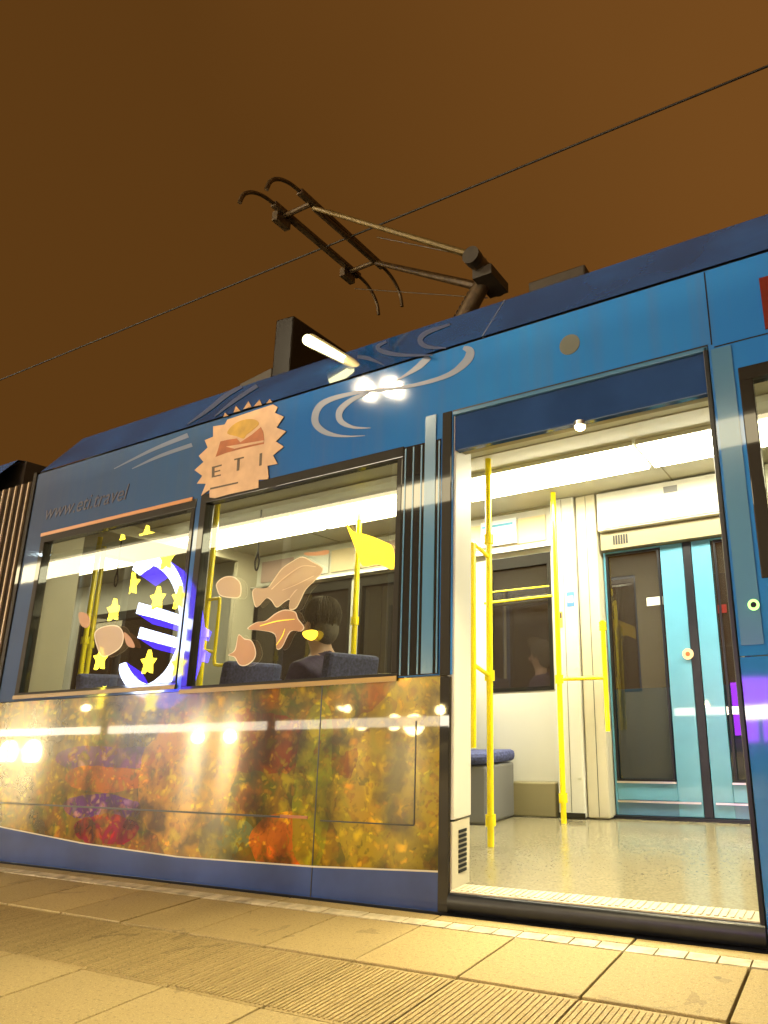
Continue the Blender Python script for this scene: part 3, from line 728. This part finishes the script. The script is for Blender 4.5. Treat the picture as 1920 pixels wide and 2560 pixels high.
for a in (-1.597, -.795):
    w_ = .415 if a < -1 else .470
    q = MB()
    for (x0, x1, z0, z1) in ((a+.005, a+w_, .325, .337), (a+.005, a+w_, 1.918, 1.935), (a+.005, a+.02, .338, 1.917), (a+w_-.015, a+w_, .338, 1.917)): q.box(x0, x1, FY-.004, FY+.006, z0, z1)
    q.build('glass_seal', M['black'], dl if a < -1 else dr)
MB().box(-1.55, -.15, FY-.124, FY-.1205, 2.10, 2.106).build('header_seam', M['grey'], tram)
MB().box(-1.08, -.98, FY-.128, FY-.1205, 2.30, 2.345).build('exit_lamp', M['seat shell'], tram)
q = MB()
for i in range(6): q.box(-1.5+.02*i, -1.488+.02*i, FY-.0735, FY-.0705, 1.985, 2.055)
q.build('speaker_slot', M['black'], tram)
MB().tube([(-2.0, FY-.055, 1.66), (-2.62, FY-.055, 1.66)], .011, 10).build('grab_rail', M['yellow'], tram, smooth=True)
for i in range(7):
    MB().box(-5.2+i*.45, -4.78+i*.45, FY-.012, FY-.006, 2.12, 2.33).build('advert_card', mat('advert card', random.choice([(.62,.62,.55),(.20,.42,.50),(.65,.52,.30),(.55,.60,.62),(.40,.28,.24)]), .4), tram)
# ---- poles
def pole(pts, r=.0165, clamps=(), name='grab_pole'):
    o = MB().tube(pts, r, 14).build(name, M['yellow'], tram, smooth=True)
    for c in clamps: MB().tube([Vector(c)-Vector((0,0,.03)), Vector(c)+Vector((0,0,.03))], r*1.55, 14).build('clamp', M['yellow'], o, smooth=True)
    return o
def vpole(X, Y, z0, z1, cl=(), r=.0195): return pole([(X,Y,z0),(X,Y,z1)], r, [(X,Y,c) for c in cl])
p1 = atz(1227, 2115, .085); vpole(p1.x, p1.y, .083, 2.398, (.22, 1.02, 1.86))
h1 = at(1183, 1600, .70); pole([(h1.x, .70, 1.80), (h1.x, .70, .62)], .017, name='grab_rail')
for z in (1.80, 1.08, ): pole(smoothline([(h1.x, .70, z+.0), (h1.x+.02, .75, z-.03), (p1.x, p1.y, z-.06)], 5), .012, name='grab_bracket')
p2 = atz(1410, 2057, .085); vpole(p2.x, p2.y, .083, 2.398, (.24, 1.02))
h2 = at(1513, 1690, p2.y+.12)
pole([(h2.x, p2.y+.12, 1.42), (h2.x, p2.y+.12, .66)], .017, [(h2.x, p2.y+.12, 1.38)], 'grab_rail')
pole([(p2.x, p2.y, 1.02), (h2.x, p2.y+.12, 1.02)], .0135, name='grab_rail')
a = at(1232, 1480, 1.75); b = at(1372, 1465, 1.75); pole([a, b], .006, name='grab_rail')
# poles seen through the side windows
for (u, v, Y) in ((887, 1550, 1.2), (225, 1520, .75), (245, 1480, .95)):
    q = at(u, v, Y); vpole(q.x, q.y, .083, 2.398, (1.5,))
q = at(514, 1560, .62); vpole(q.x, q.y, .083, 2.398, (1.42,))
pole(smoothline([(q.x, q.y, 1.66), (q.x+.10, q.y, 1.66), (q.x+.125, q.y, 1.62), (q.x+.125, q.y, 1.24), (q.x+.16, q.y, 1.19), (q.x+.25, q.y, 1.185)], 5), .012, name='grab_rail')
pole([(q.x, q.y, 1.30), (q.x+.125, q.y, 1.28)], .012, name='grab_rail')
pole([(-5.2, .62, 2.18), (-2.0, .62, 2.18)], .014, name='grab_rail') if False else None
# hand straps
def strap(u, v, Y):
    c = at(u, v, Y); pts = []
    for i in range(21):
        a = math.radians(90 + 360*i/20); rx = .022; rz = .075
        x = rx*math.cos(a)*(1 if math.sin(a) < .2 else (1.0-math.sin(a))*1.0); pts.append((c.x+x, c.y, c.z+rz*math.sin(a)))
    o = MB().tube(pts, .006, 8).build('hand_strap', M['black'], tram, smooth=True)
    MB().tube([(c.x, c.y, c.z+.07), (c.x, c.y, 2.40)], .005, 8).build('strap_cord', M['black'], o)
strap(643, 1402, .9); strap(291, 1445, .9)
# seats
def seat(x, y, face, parent=tram):
    s = -1 if face == 'left' else 1
    base = MB().box(x-.2, x+.2, y-.2, y+.2, .085, .46).build('seat', M['seat shell'], parent, bevel=.02)
    MB().box(x-.21, x+.21, y-.21, y+.21, .465, .545).build('cushion', M['seat'], base, bevel=.03)
    xb = x - s*.24
    MB().prism([(xb-.03, y-.21, .50), (xb+.03, y-.21, .50), (xb+.03-s*.09, y-.21, 1.16), (xb-.03-s*.09, y-.21, 1.16)], (0, .42, 0)).build('backrest', M['seat'], base, bevel=.025)
    return base
for x, y, f in ((-2.95, .42, 'left'), (-4.55, .42, 'right'), (-2.55, 1.66, 'right'), (-3.3, 1.66, 'left'), (-4.4, 1.66, 'right'), (-3.75, .42, 'left')): seat(x, y, f)
# ---- bellows and next section
bl = MB()
for i in range(9):
    x = -5.42 - i*.085
    bl.prism([(x, .09, .25), (x-.0425, -.0, .25), (x-.085, .09, .25), (x-.085, .12, .25), (x, .12, .25)], (0, 0, 2.36))
    bl.box(x-.085, x, .11, 2.2, 2.55, 2.62)
blo = bl.build('bellows', M['bellows'], tram)
for i in range(9): MB().box(-5.42-i*.085-.051, -5.42-i*.085-.034, -.006, .004, .26, 2.60).build('fold_rib', mat('pale fold edge', (.30,.22,.14), .5), blo)
MB().box(-5.40, TX0-.002, -.01, .10, 0, 2.66).build('end_frame', M['frame'], tram)
nx = holed(-10.5, -6.22, .98, 2.645, [(-8.2, -6.5, 1.03, 2.12), (-10.2, -8.4, 1.03, 2.12)], 0, .06).build('upper_side', M['paint'], tram)
holed(-10.5, -6.22, .0, .976, [], 0, .06).build('lower_side', M['floral'], tram)
MB().quad((-10.2,.02,1.03),(-6.5,.02,1.03),(-6.5,.02,2.12),(-10.2,.02,2.12)).build('pane', M['dark glass'], tram)
covex(-10.5, -6.25, M['cove'], tram)
MB().box(-10.5, -6.22, .30, 2.2, 2.5, RZ).build('roof', M['slate'], tram)
# roof gear
e1 = at(690, 800, .5); e2 = at(735, 788, .5); e0 = at(600, 950, .5); e3 = at(690, 915, .5)
bx = MB()
bx.prism([(e1.x, .5, RZ), (e2.x, .5, RZ), (e2.x, .5, e2.z), (e2.x-.03, .5, e2.z+.005), (e1.x, .5, e1.z)], (0, .65, 0))
rbx = bx.build('roof_box', M['gloss black'], tram, bevel=.012)
MB().prism([(e0.x, .5, RZ), (e1.x-.003, .5, RZ), (e1.x-.003, .5, e3.z), (e0.x, .5, e0.z-.03)], (0, .6, 0)).build('box_step', M['slate'], rbx, bevel=.008)
q1 = at(1320, 706, .8); q2 = at(1462, 663, .8)
MB().box(q1.x, q2.x, .8, 1.6, RZ, q1.z).build('roof_box', M['slate'], tram, bevel=.012)
# added glowing tube standing for a lamp's reflection on roof box and cove
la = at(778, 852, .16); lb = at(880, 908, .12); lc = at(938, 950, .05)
lmp = MB().tube([la, lb, lc], [.045, .03, .008], 12).build('lamp_reflection', mat('pale reflection edge', (.7,.66,.4), .3), tram, smooth=True)
MB().tube([la+Vector((0,-.03,-.01)), la.lerp(lb, .9)+Vector((0,-.03,-.005))], [.035, .022], 12).build('reflection_glow', glow('yellow white reflection glow', (1, .93, .45), 5), lmp, smooth=True)

# ---- pantograph
PZ = 4.92
zo = lambda x, y: (560+x*.4581, 400+y*.4581)
def pz(x, y, Z=PZ): return atz(*zo(x, y), Z)
n1, f1, n2, f2 = pz(270, 235), pz(735, 635), pz(400, 150), pz(865, 590)
pan = MB().box(-3.1, -1.9, .8, 1.5, RZ+.02, RZ+.07).build('pantograph', M['dark metal'], tram, bevel=.01)
hx = (n1.x+f1.x)/2; hx2 = (n2.x+f2.x)/2; ny, fy_ = n1.y, f1.y
for X in (hx, hx2):
    s = MB(); s.box(X-.032, X+.032, ny, fy_, PZ-.025, PZ+.02)
    so = s.build('contact_strip', M['dark metal'], pan, bevel=.01)
    for sgn, y0 in ((-1, ny), (1, fy_)):
        pts = [(X, y0, PZ), (X, y0+sgn*.10, PZ-.012), (X, y0+sgn*.20, PZ-.06), (X, y0+sgn*.27, PZ-.14), (X, y0+sgn*.30, PZ-.24)]
        MB().tube(smoothline(pts, 5), .016, 10).build('horn', M['dark metal'], so, smooth=True)
for Y in (ny+.12, fy_-.12):
    cr = MB(); cr.tube([(hx, Y, PZ-.03), (hx2, Y, PZ-.03)], .02, 8); cr.box(hx-.06, hx-.0, Y-.07, Y+.07, PZ-.11, PZ-.02)
    cr.build('head_frame', M['dark metal'], pan)
K = at(*zo(1430, 615), 1.15); k0 = Vector((K.x, .93, K.z)); k1 = Vector((K.x, 1.37, K.z))
ua = MB(); ua.tube([k0+Vector((-.03,.03,.04)), (hx2+.02, ny+.14, PZ-.06)], [.024, .018], 10); ua.tube([k0+Vector((-.03,.06,.04)), (hx2+.1, ny+.22, PZ-.06)], [.02, .016], 8)
ua.build('upper_arm', M['ochre metal'], pan, smooth=True)
MB().tube([k1+Vector((-.03,-.03,-.02)), (hx2+.05, fy_-.16, PZ-.08)], [.038, .022], 10).build('upper_arm', M['dark metal'], pan, smooth=True)
MB().tube([(hx2+.02, ny+.14, PZ-.06), (hx2+.05, fy_-.16, PZ-.08)], .024, 10).build('cross_tube', M['dark metal'], pan, smooth=True)
kn = MB().tube([k0, k1], .065, 16).build('knee_joint', M['dark metal'], pan, smooth=True)
q = MB()
for Y in (.955, 1.15, 1.335): q.tube([(K.x, Y-.03, K.z), (K.x, Y+.03, K.z)], .07, 16)
q.box(K.x-.04, K.x+.12, 1.02, 1.28, K.z-.13, K.z-.05); q.build('knee_plate', M['slate'], kn, smooth=True)
for Y in (.85, 1.45):
    for X in (-3.0, -2.0):
        iq = MB()
        for k_ in range(4): iq.tube([(X, Y, RZ+.02+.02*k_), (X, Y, RZ+.032+.02*k_)], .045 if k_ % 2 else .03, 12)
        iq.tube([(X, Y, RZ), (X, Y, RZ+.1)], .022, 10); iq.build('insulator', M['slate'], pan, smooth=True)
spr = []
for k_ in range(90):
    t_ = k_/89; spr.append((K.x-.12-.35*t_, 1.15+.022*math.cos(k_*1.05), K.z-.10-.48*t_+.022*math.sin(k_*1.05)))
MB().tube(spr, .005, 6).build('spring', M['slate'], pan, smooth=True)
ft = Vector((-2.75, 1.15, RZ+.08))
MB().tube([K+Vector((0,0,-.04)), ft], [.062, .075], 12).build('lower_arm', M['dark metal'], pan, smooth=True)
MB().tube([K+Vector((.0,.0,.12)), (hx2+.35, 1.12, PZ-.17)], .006, 6).tube([K+Vector((-.05,.1,-.14)), (hx+.05, fy_-.1, PZ-.22)], .005, 6).build('guide_rod', M['dark metal'], pan)

# ------------------------------------------------------------------ contact wire
wa = at(0, 950, 1.15); wb = at(1920, 165, 1.15); dv = (wb-wa)
tag(MB().tube([wa-dv*1.2, wa, wb, wb+dv*1.2], .008, 8).build('contact_wire', mat('dark copper wire', (.012,.008,.005), .6)), 'thin dark overhead wire running slantwise across the brown night sky', 'wire')

# ------------------------------------------------------------------ passenger
def skin_mesh(name, verts, edges, radii, m, parent, sub=2, root=0):
    me = bpy.data.meshes.new(name); me.from_pydata([tuple(v) for v in verts], edges, []); me.materials.append(m)
    o = bpy.data.objects.new(name, me); COL.objects.link(o)
    s = o.modifiers.new('skin', 'SKIN'); s.use_smooth_shade = True
    for i, r in enumerate(radii): me.skin_vertices[0].data[i].radius = r if isinstance(r, tuple) else (r, r)
    me.skin_vertices[0].data[root].use_root = True
    b = o.modifiers.new('sub', 'SUBSURF'); b.levels = sub; b.render_levels = sub
    if parent is not None: put(o, parent)
    return o
px, py = -2.95, .45
per = thing('person', 'seated passenger with greyish hair and dark violet jacket behind the window', 'person', (px, py, .085))
skinm = mat('skin', (.50,.30,.20), .5); hairm = mat('grey brown hair', (.13,.11,.085), .75, noise=.2, nscale=60); jack = mat('dark violet jacket', (.05,.035,.10), .8, noise=.3, nscale=40); trou = mat('dark trousers', (.02,.02,.025), .8)
B = lambda x, y, z: Vector((px+x, py+y, z))
# facing -X (left); pelvis at seat height
V = [B(.08,0,.62), B(.09,0,.80), B(.08,0,.98), B(.07,0,1.10), B(.055,0,1.19), B(.03,0,1.28), B(.02,0,1.36), B(.03,0,1.43),      # spine, neck, head
     B(.08,.17,1.07), B(.02,.22,.86), B(-.16,.16,.76), B(-.26,.12,.74), B(.08,-.17,1.07), B(.02,-.22,.86), B(-.16,-.16,.76), B(-.26,-.12,.74),
     B(-.32,.10,.60), B(-.36,.11,.20), B(-.46,.11,.125), B(-.32,-.10,.60), B(-.36,-.11,.20), B(-.46,-.11,.125)]
E_ = [(0,1),(1,2),(2,3),(3,4),(4,5),(5,6),(6,7),(3,8),(8,9),(9,10),(10,11),(3,12),(12,13),(13,14),(14,15),(0,16),(16,17),(17,18),(0,19),(19,20),(20,21)]
R_ = [(.15,.12),(.13,.11),(.15,.12),(.12,.10),.052,.075,.095,.07,.065,.05,.04,.03,.065,.05,.04,.03,.075,.05,.04,.075,.05,.04]
body = skin_mesh('body', V, E_, R_, skinm, per)
jk = skin_mesh('jacket', [v for i, v in enumerate(V[:5])] + V[8:11] + V[12:15], [(0,1),(1,2),(2,3),(3,4),(3,5),(5,6),(6,7),(3,8),(8,9),(9,10)], [(.165,.135),(.145,.125),(.165,.135),(.135,.115),.062,.08,.062,.05,.08,.062,.05], jack, per)
skin_mesh('trousers', [V[0]] + V[16:18] + V[19:21], [(0,1),(1,2),(0,3),(3,4)], [(.16,.13),.088,.062,.088,.062], trou, per)
hb = MB(); hb.sphere(B(.045,0,1.425), (.105,.094,.092), 20, 14); hb.sphere(B(.085,0,1.33), (.062,.085,.10), 16, 10)
hb.build('hair', hairm, per, smooth=True)
hs = MB()
for i in range(520):
    a = random.uniform(-2.3, 2.3); ph = random.uniform(.05, 1.25)
    d0 = Vector((math.cos(a)*math.sin(ph), math.sin(a)*math.sin(ph), math.cos(ph)))
    p0_ = B(.045,0,1.425)+Vector((d0.x*.104, d0.y*.094, d0.z*.094)); pts = [p0_]
    for k_ in range(3):
        ph = min(2.5, ph+.42); d0 = Vector((math.cos(a)*math.sin(ph), math.sin(a)*math.sin(ph), math.cos(ph)))
        pts.append(B(.05,0,1.41)+Vector((d0.x*.108, d0.y*.10, d0.z*.13))+Vector((random.uniform(-.006,.006), random.uniform(-.006,.006), 0)))
    hs.tube(pts, [.0026,.003,.0026,.001], 4)
hs.build('hair_strands', hairm, per, smooth=True)
MB().sphere(B(.03,-.092,1.345), (.018,.010,.028), 10, 8).build('ear', skinm, per, smooth=True)
MB().tube([B(.075,-.06,1.16), B(.12,0,1.175), B(.075,.06,1.16), B(0,.05,1.13), B(-.02,0,1.12), B(0,-.05,1.13), B(.075,-.06,1.16)], .022, 8).build('collar', jack, per, smooth=True)
fc = MB(); fc.sphere(B(-.075,0,1.34), (.022,.014,.02), 10, 8)
fc.build('nose', skinm, per, smooth=True)
ey = MB(); ey.sphere(B(-.062,.032,1.375), .011, 8, 6); ey.sphere(B(-.062,-.032,1.375), .011, 8, 6); ey.build('eyes', mat('eyes', (.05,.04,.03), .2), per, smooth=True)
MB().sphere(B(-.066,0,1.30), (.01,.025,.006), 10, 6).build('mouth', mat('lips', (.35,.14,.12), .5), per, smooth=True)
for s_ in (1, -1):
    for k_, (dx, dy, l) in enumerate(((-.02,-.03,.06),(-.03,-.012,.075),(-.03,.006,.08),(-.028,.022,.07),(.0,-.045,.045))):
        w0 = B(-.26-.02, s_*(.12-.0), .74); a = w0+Vector((-.03 if k_ < 4 else 0, s_*dy, 0)); b = a+Vector((-l*.6, 0, -.01)); c = b+Vector((-l*.35, 0, -.03))
        MB().tube([a, b, c], [.009, .0085, .006], 8).build('finger', skinm, per, smooth=True)

# ------------------------------------------------------------------ across the street (mirrored in the glossy tram side)
def mirror(u, v, D):
    """real place of something the flat tram side shows mirrored at pixel (u, v), D metres in front of the tram"""
    p = at(u, v, 0); s = (2.5+D)/2.5
    return Vector((CAM.x+(p.x-CAM.x)*s, -D, CAM.z+(p.z-CAM.z)*s))
# street lamps
def street_lamp(heads, gz, label, watts, col, es, size=.13):
    h0 = heads[0]; t = thing('street_lamp', label, 'street lamp', (h0.x, h0.y-1.2, gz), 'street lamps across the street')
    top = max(h.z for h in heads)+.15
    MB().tube([(h0.x, h0.y-1.2, gz), (h0.x, h0.y-1.2, top)], [.11, .06], 14).build('pole', M['pole grey'], t, smooth=True)
    MB().tube([(h0.x, h0.y-1.2, gz), (h0.x, h0.y-1.2, gz+.5)], .15, 14).build('base', M['pole grey'], t, smooth=True)
    for h in heads:
        MB().tube(smoothline([(h0.x, h0.y-1.2, top-.02), (h.x, h.y-.6, h.z+.18), (h.x, h.y, h.z+.14)], 5), .04, 10).build('arm', M['pole grey'], t, smooth=True)
        hd = MB().box(h.x-size*.6, h.x+size*.6, h.y-size*1.2, h.y+size*1.2, h.z+.06, h.z+.16).build('lamp_head', M['pole grey'], t, bevel=.03)
        MB().sphere((h.x, h.y, h.z+.02), (size*.5, size, size*.45), 16, 10).build('lamp_glass', glow('lamp glass', col, es), hd, smooth=True)
        ld = bpy.data.lights.new('lamp_light', 'SPOT'); ld.energy = watts; ld.color = col; ld.spot_size = math.radians(150); ld.spot_blend = .6; ld.shadow_soft_size = .15
        lo = bpy.data.objects.new('lamp_light', ld); COL.objects.link(lo); lo.location = (h.x, h.y+.02, h.z-.2)
        dirv = Vector((0, .55, -1)).normalized(); lo.rotation_euler = dirv.to_track_quat('-Z', 'Y').to_euler(); put(lo, hd)
street_lamp([mirror(920, 960, 10), mirror(985, 953, 10)], -.15, 'tall two armed street lamp mirrored high on the blue tram side', 1300, (1, .84, .56), 60)
street_lamp([mirror(1480, 1200, 10)], -.15, 'single warm fill lamp added across the street, unseen from the camera', 1700, (1, .78, .46), 90)  # added for fill light, placed where the tram shows no reflection of it
street_lamp([mirror(130, 1395, 12)], -.15, 'cool white street lamp mirrored at the left end of the tram', 1500, (.75, .95, 1), 160, .4)

# euro sculpture
D_E = 22
ec = mirror(345, 1570, D_E)
eu = thing('euro_sculpture', 'tall blue lit euro sign sculpture ringed by yellow stars', 'sculpture', (ec.x, ec.y, -.15))
m_face = glow('white blue lit face', (.62, .72, 1.0), 30); m_side = glow('deep blue lit side', (.05, .02, .9), 16); m_star = glow('yellow lit star', (1.0, .80, .04), 30)
def strip(pts, thick=.5):
    """stroke given as photo px centre line with half widths -> slab at the sculpture"""
    p = smoothline([(u, v, w*1.08) for u, v, w in pts], 6); L = []; R = []
    for i, (u, v, w) in enumerate(p):
        a = p[max(i-1, 0)]; b = p[min(i+1, len(p)-1)]; dx, dy = b[0]-a[0], b[1]-a[1]; l = math.hypot(dx, dy) or 1
        L.append((u-dy/l*w, v+dx/l*w)); R.append((u+dy/l*w, v-dx/l*w))
    face = MB(); back = MB()
    for i in range(len(p)-1):
        q = [mirror(*L[i], D_E), mirror(*L[i+1], D_E), mirror(*R[i+1], D_E), mirror(*R[i], D_E)]
        face.prism(q, (0, -.04, 0)); off = Vector((0, -.05, -.0))
        back.prism([x+Vector((-.0, -.05, 0)) for x in q], (.55, -.7, -.62))
    return face, back
zz = lambda pts: [(x*.3617, 1100+y*.3617, w*.3617) for x, y, w in pts]
strokes = (('arc', zz([(935,915,30),(990,850,48),(1060,825,40),(1140,870,38),(1205,960,32),(1245,1080,27),(1262,1210,26),(1258,1350,26),(1230,1480,28),(1170,1610,36),(1090,1700,44),(1010,1735,46),(930,1700,42),(870,1630,36),(835,1545,26)])),
           ('bar', zz([(945,1160,36),(1140,1215,34),(1330,1280,32)])), ('bar', zz([(955,1330,36),(1140,1380,34),(1322,1432,32)])))
for nm, pts in strokes:
    fa, ba = strip(pts)
    fo = fa.build(nm, m_face, eu); ba.build('depth_side', m_side, fo)
def star(x, y, r):
    c = mirror(x*.3617, 1100+y*.3617, D_E); R = r*.3617*(2.5+D_E)/F*1.25
    pts = []
    for i in range(10):
        a = math.pi/2 + math.pi*i/5; q = R if i % 2 == 0 else R*.45
        pts.append((c.x+q*math.cos(a)*1.3, c.y+.9, c.z+q*math.sin(a)*1.55))
    MB().prism(pts, (0, -.2, 0)).build('star', m_star, eu)
for x, y in ((925,750),(1095,690),(1235,840),(1000,1010),(1175,1110),(1325,1105),(875,1190),(785,1520),(1115,1545),(1325,1560),(805,1790),(1140,1800)): star(x, y, 68)
MB().tube([(ec.x, ec.y-.9, -.15), (ec.x, ec.y-.9, mirror(345, 1735, D_E).z)], .45, 16).build('pedestal', M['pole grey'], eu, smooth=True)

# parked / waiting cars with headlights on
def car(mid, label, width=1.7, hl=(1, .74, .34), es=1300, r=.17, sep=None):
    t = thing('car', label, 'car', (mid.x, mid.y-2.2, -.15), 'cars with headlights on across the street')
    x, y, z = mid.x, mid.y, -.15; w = width/2
    paintm = mat('grey car paint', (.06,.06,.07), .25, coat=1)
    prof = [(-.0,.35),(-.02,.62),(-.25,.78),(-1.15,.92),(-1.85,1.38),(-3.1,1.42),(-3.85,1.0),(-4.2,.92),(-4.25,.4),(-4.1,.28),(-.15,.25)]
    MB().prism([(x-w, y+a, z+b) for a, b in prof], (width, 0, 0)).build('body', paintm, t, bevel=.06)
    MB().prism([(x-w*.8, y-1.12, z+.96), (x+w*.8, y-1.12, z+.96), (x+w*.72, y-1.78, z+1.37), (x-w*.72, y-1.78, z+1.37)], (0, .02, .03)).build('windscreen', M['dark glass'], t)
    for sx in (-1, 1):
        for yy in (-.8, -3.4):
            wh = MB(); wh.tube([(x+sx*(w-.16), y+yy, z+.31), (x+sx*(w+.01), y+yy, z+.31)], .31, 20)
            wo = wh.build('wheel', M['black'], t, smooth=True); MB().tube([(x+sx*(w+.005), y+yy, z+.31), (x+sx*(w+.02), y+yy, z+.31)], .19, 16).build('rim', M['steel'], wo)
        sp_ = sep/2 if sep else w*.72
        MB().sphere((x+sx*sp_, y+.0, mid.z), (r, .05, r*.8), 14, 10).build('headlight', glow('headlight', hl, es), t, smooth=True)
a, b = mirror(495, 1842, 9), mirror(575, 1842, 9)
car((a+b)/2, 'dark car with two bright headlights mirrored in the foliage panel', sep=(b-a).length)
a, b = mirror(20, 1885, 9), mirror(80, 1880, 9)
car((a+b)/2, 'car with glaring headlights mirrored at the left edge of the foliage panel', sep=(b-a).length, es=170, r=.48)
# added glowing rail behind the camera, mirrored as the low light line
ra, rb_ = mirror(-500, 1850, 4.5), mirror(2100, 1778, 4.5)
hr = thing('added_glow_rail', 'added glowing rail, unseen behind the camera, mirrored low in the tram side', 'handrail', ((ra.x+rb_.x)/2, -4.5, 0))
MB().tube([(ra.x, -4.52, .735), (rb_.x, -4.52, .735)], .03, 10).build('rail', M['steel'], hr, smooth=True)
MB().tube([(ra.x, -4.485, .735), (rb_.x, -4.485, .735)], .062, 8).build('light_line', glow('added rail glow', (1, .88, .66), 34), hr)
x = ra.x
while x < rb_.x:
    MB().tube([(x, -4.53, 0), (x, -4.53, .72)], .022, 8).build('post', M['steel'], hr, smooth=True); x += 1.5
# row of low lamps behind the street
for i, (u, v, s_) in enumerate(((848,1775,.14),(868,1772,.14),(905,1812,.2),(985,1806,.28),(1035,1812,.36),(1100,1775,.16),(1535,1800,.1),(1690,1765,.14),(215,1770,.16))):
    c = mirror(u, v, 16)
    t = thing('bollard_lamp', 'low glowing bollard lamp on the far side of the street', 'lamp', (c.x, c.y, -.15), 'low lamps on the far side of the street')
    MB().tube([(c.x, c.y, -.15), (c.x, c.y, c.z-.05)], .06, 10).build('post', M['pole grey'], t, smooth=True)
    MB().sphere(c, s_, 12, 8).build('globe', glow('lamp globe', (1, .74, .30), 260), t, smooth=True)
# violet lit kiosk
c = mirror(1860, 1818, 14); 
ks = thing('kiosk', 'small street kiosk with a glowing violet front', 'kiosk', (c.x, c.y-1, -.15))
MB().box(c.x-1.3, c.x+1.3, c.y-2.2, c.y-.05, -.15, 2.6).build('cabin', M['pole grey'], ks, bevel=.03)
MB().box(c.x-.9, c.x+.9, c.y-.045, c.y, -.05, 1.5).build('lit_front', glow('violet light', (.42, .02, 1.0), 16), ks)
MB().box(c.x-1.45, c.x+1.45, c.y-2.3, c.y+.3, 2.6, 2.72).build('roof', M['pole grey'], ks, bevel=.02)

# added canopy and light tube behind the camera, carrying the streak across the pillars
a, b = mirror(-300, 1508, 3.2), mirror(1960, 1057, 3.2)
zc = (a.z+b.z)/2
sh = thing('added_canopy', 'added canopy with a long light tube, unseen behind the camera, mirrored in the tram', 'added_canopy', ((a.x+b.x)/2, -3.5, 0))
MB().box(a.x-.2, b.x+4, -3.75, -3.1, zc+.13, zc+.22).build('canopy', M['pole grey'], sh, bevel=.02)
x = a.x
while x < b.x+4:
    MB().tube([(x, -3.65, 0), (x, -3.65, zc+.13)], .05, 10).build('post', M['pole grey'], sh, smooth=True); x += 3.4
MB().tube([(a.x, -3.2, zc), (b.x+3.8, -3.2, zc)], .13, 12).build('light_tube', glow('shelter light tube', (1, .84, .50), 11), sh, smooth=True)
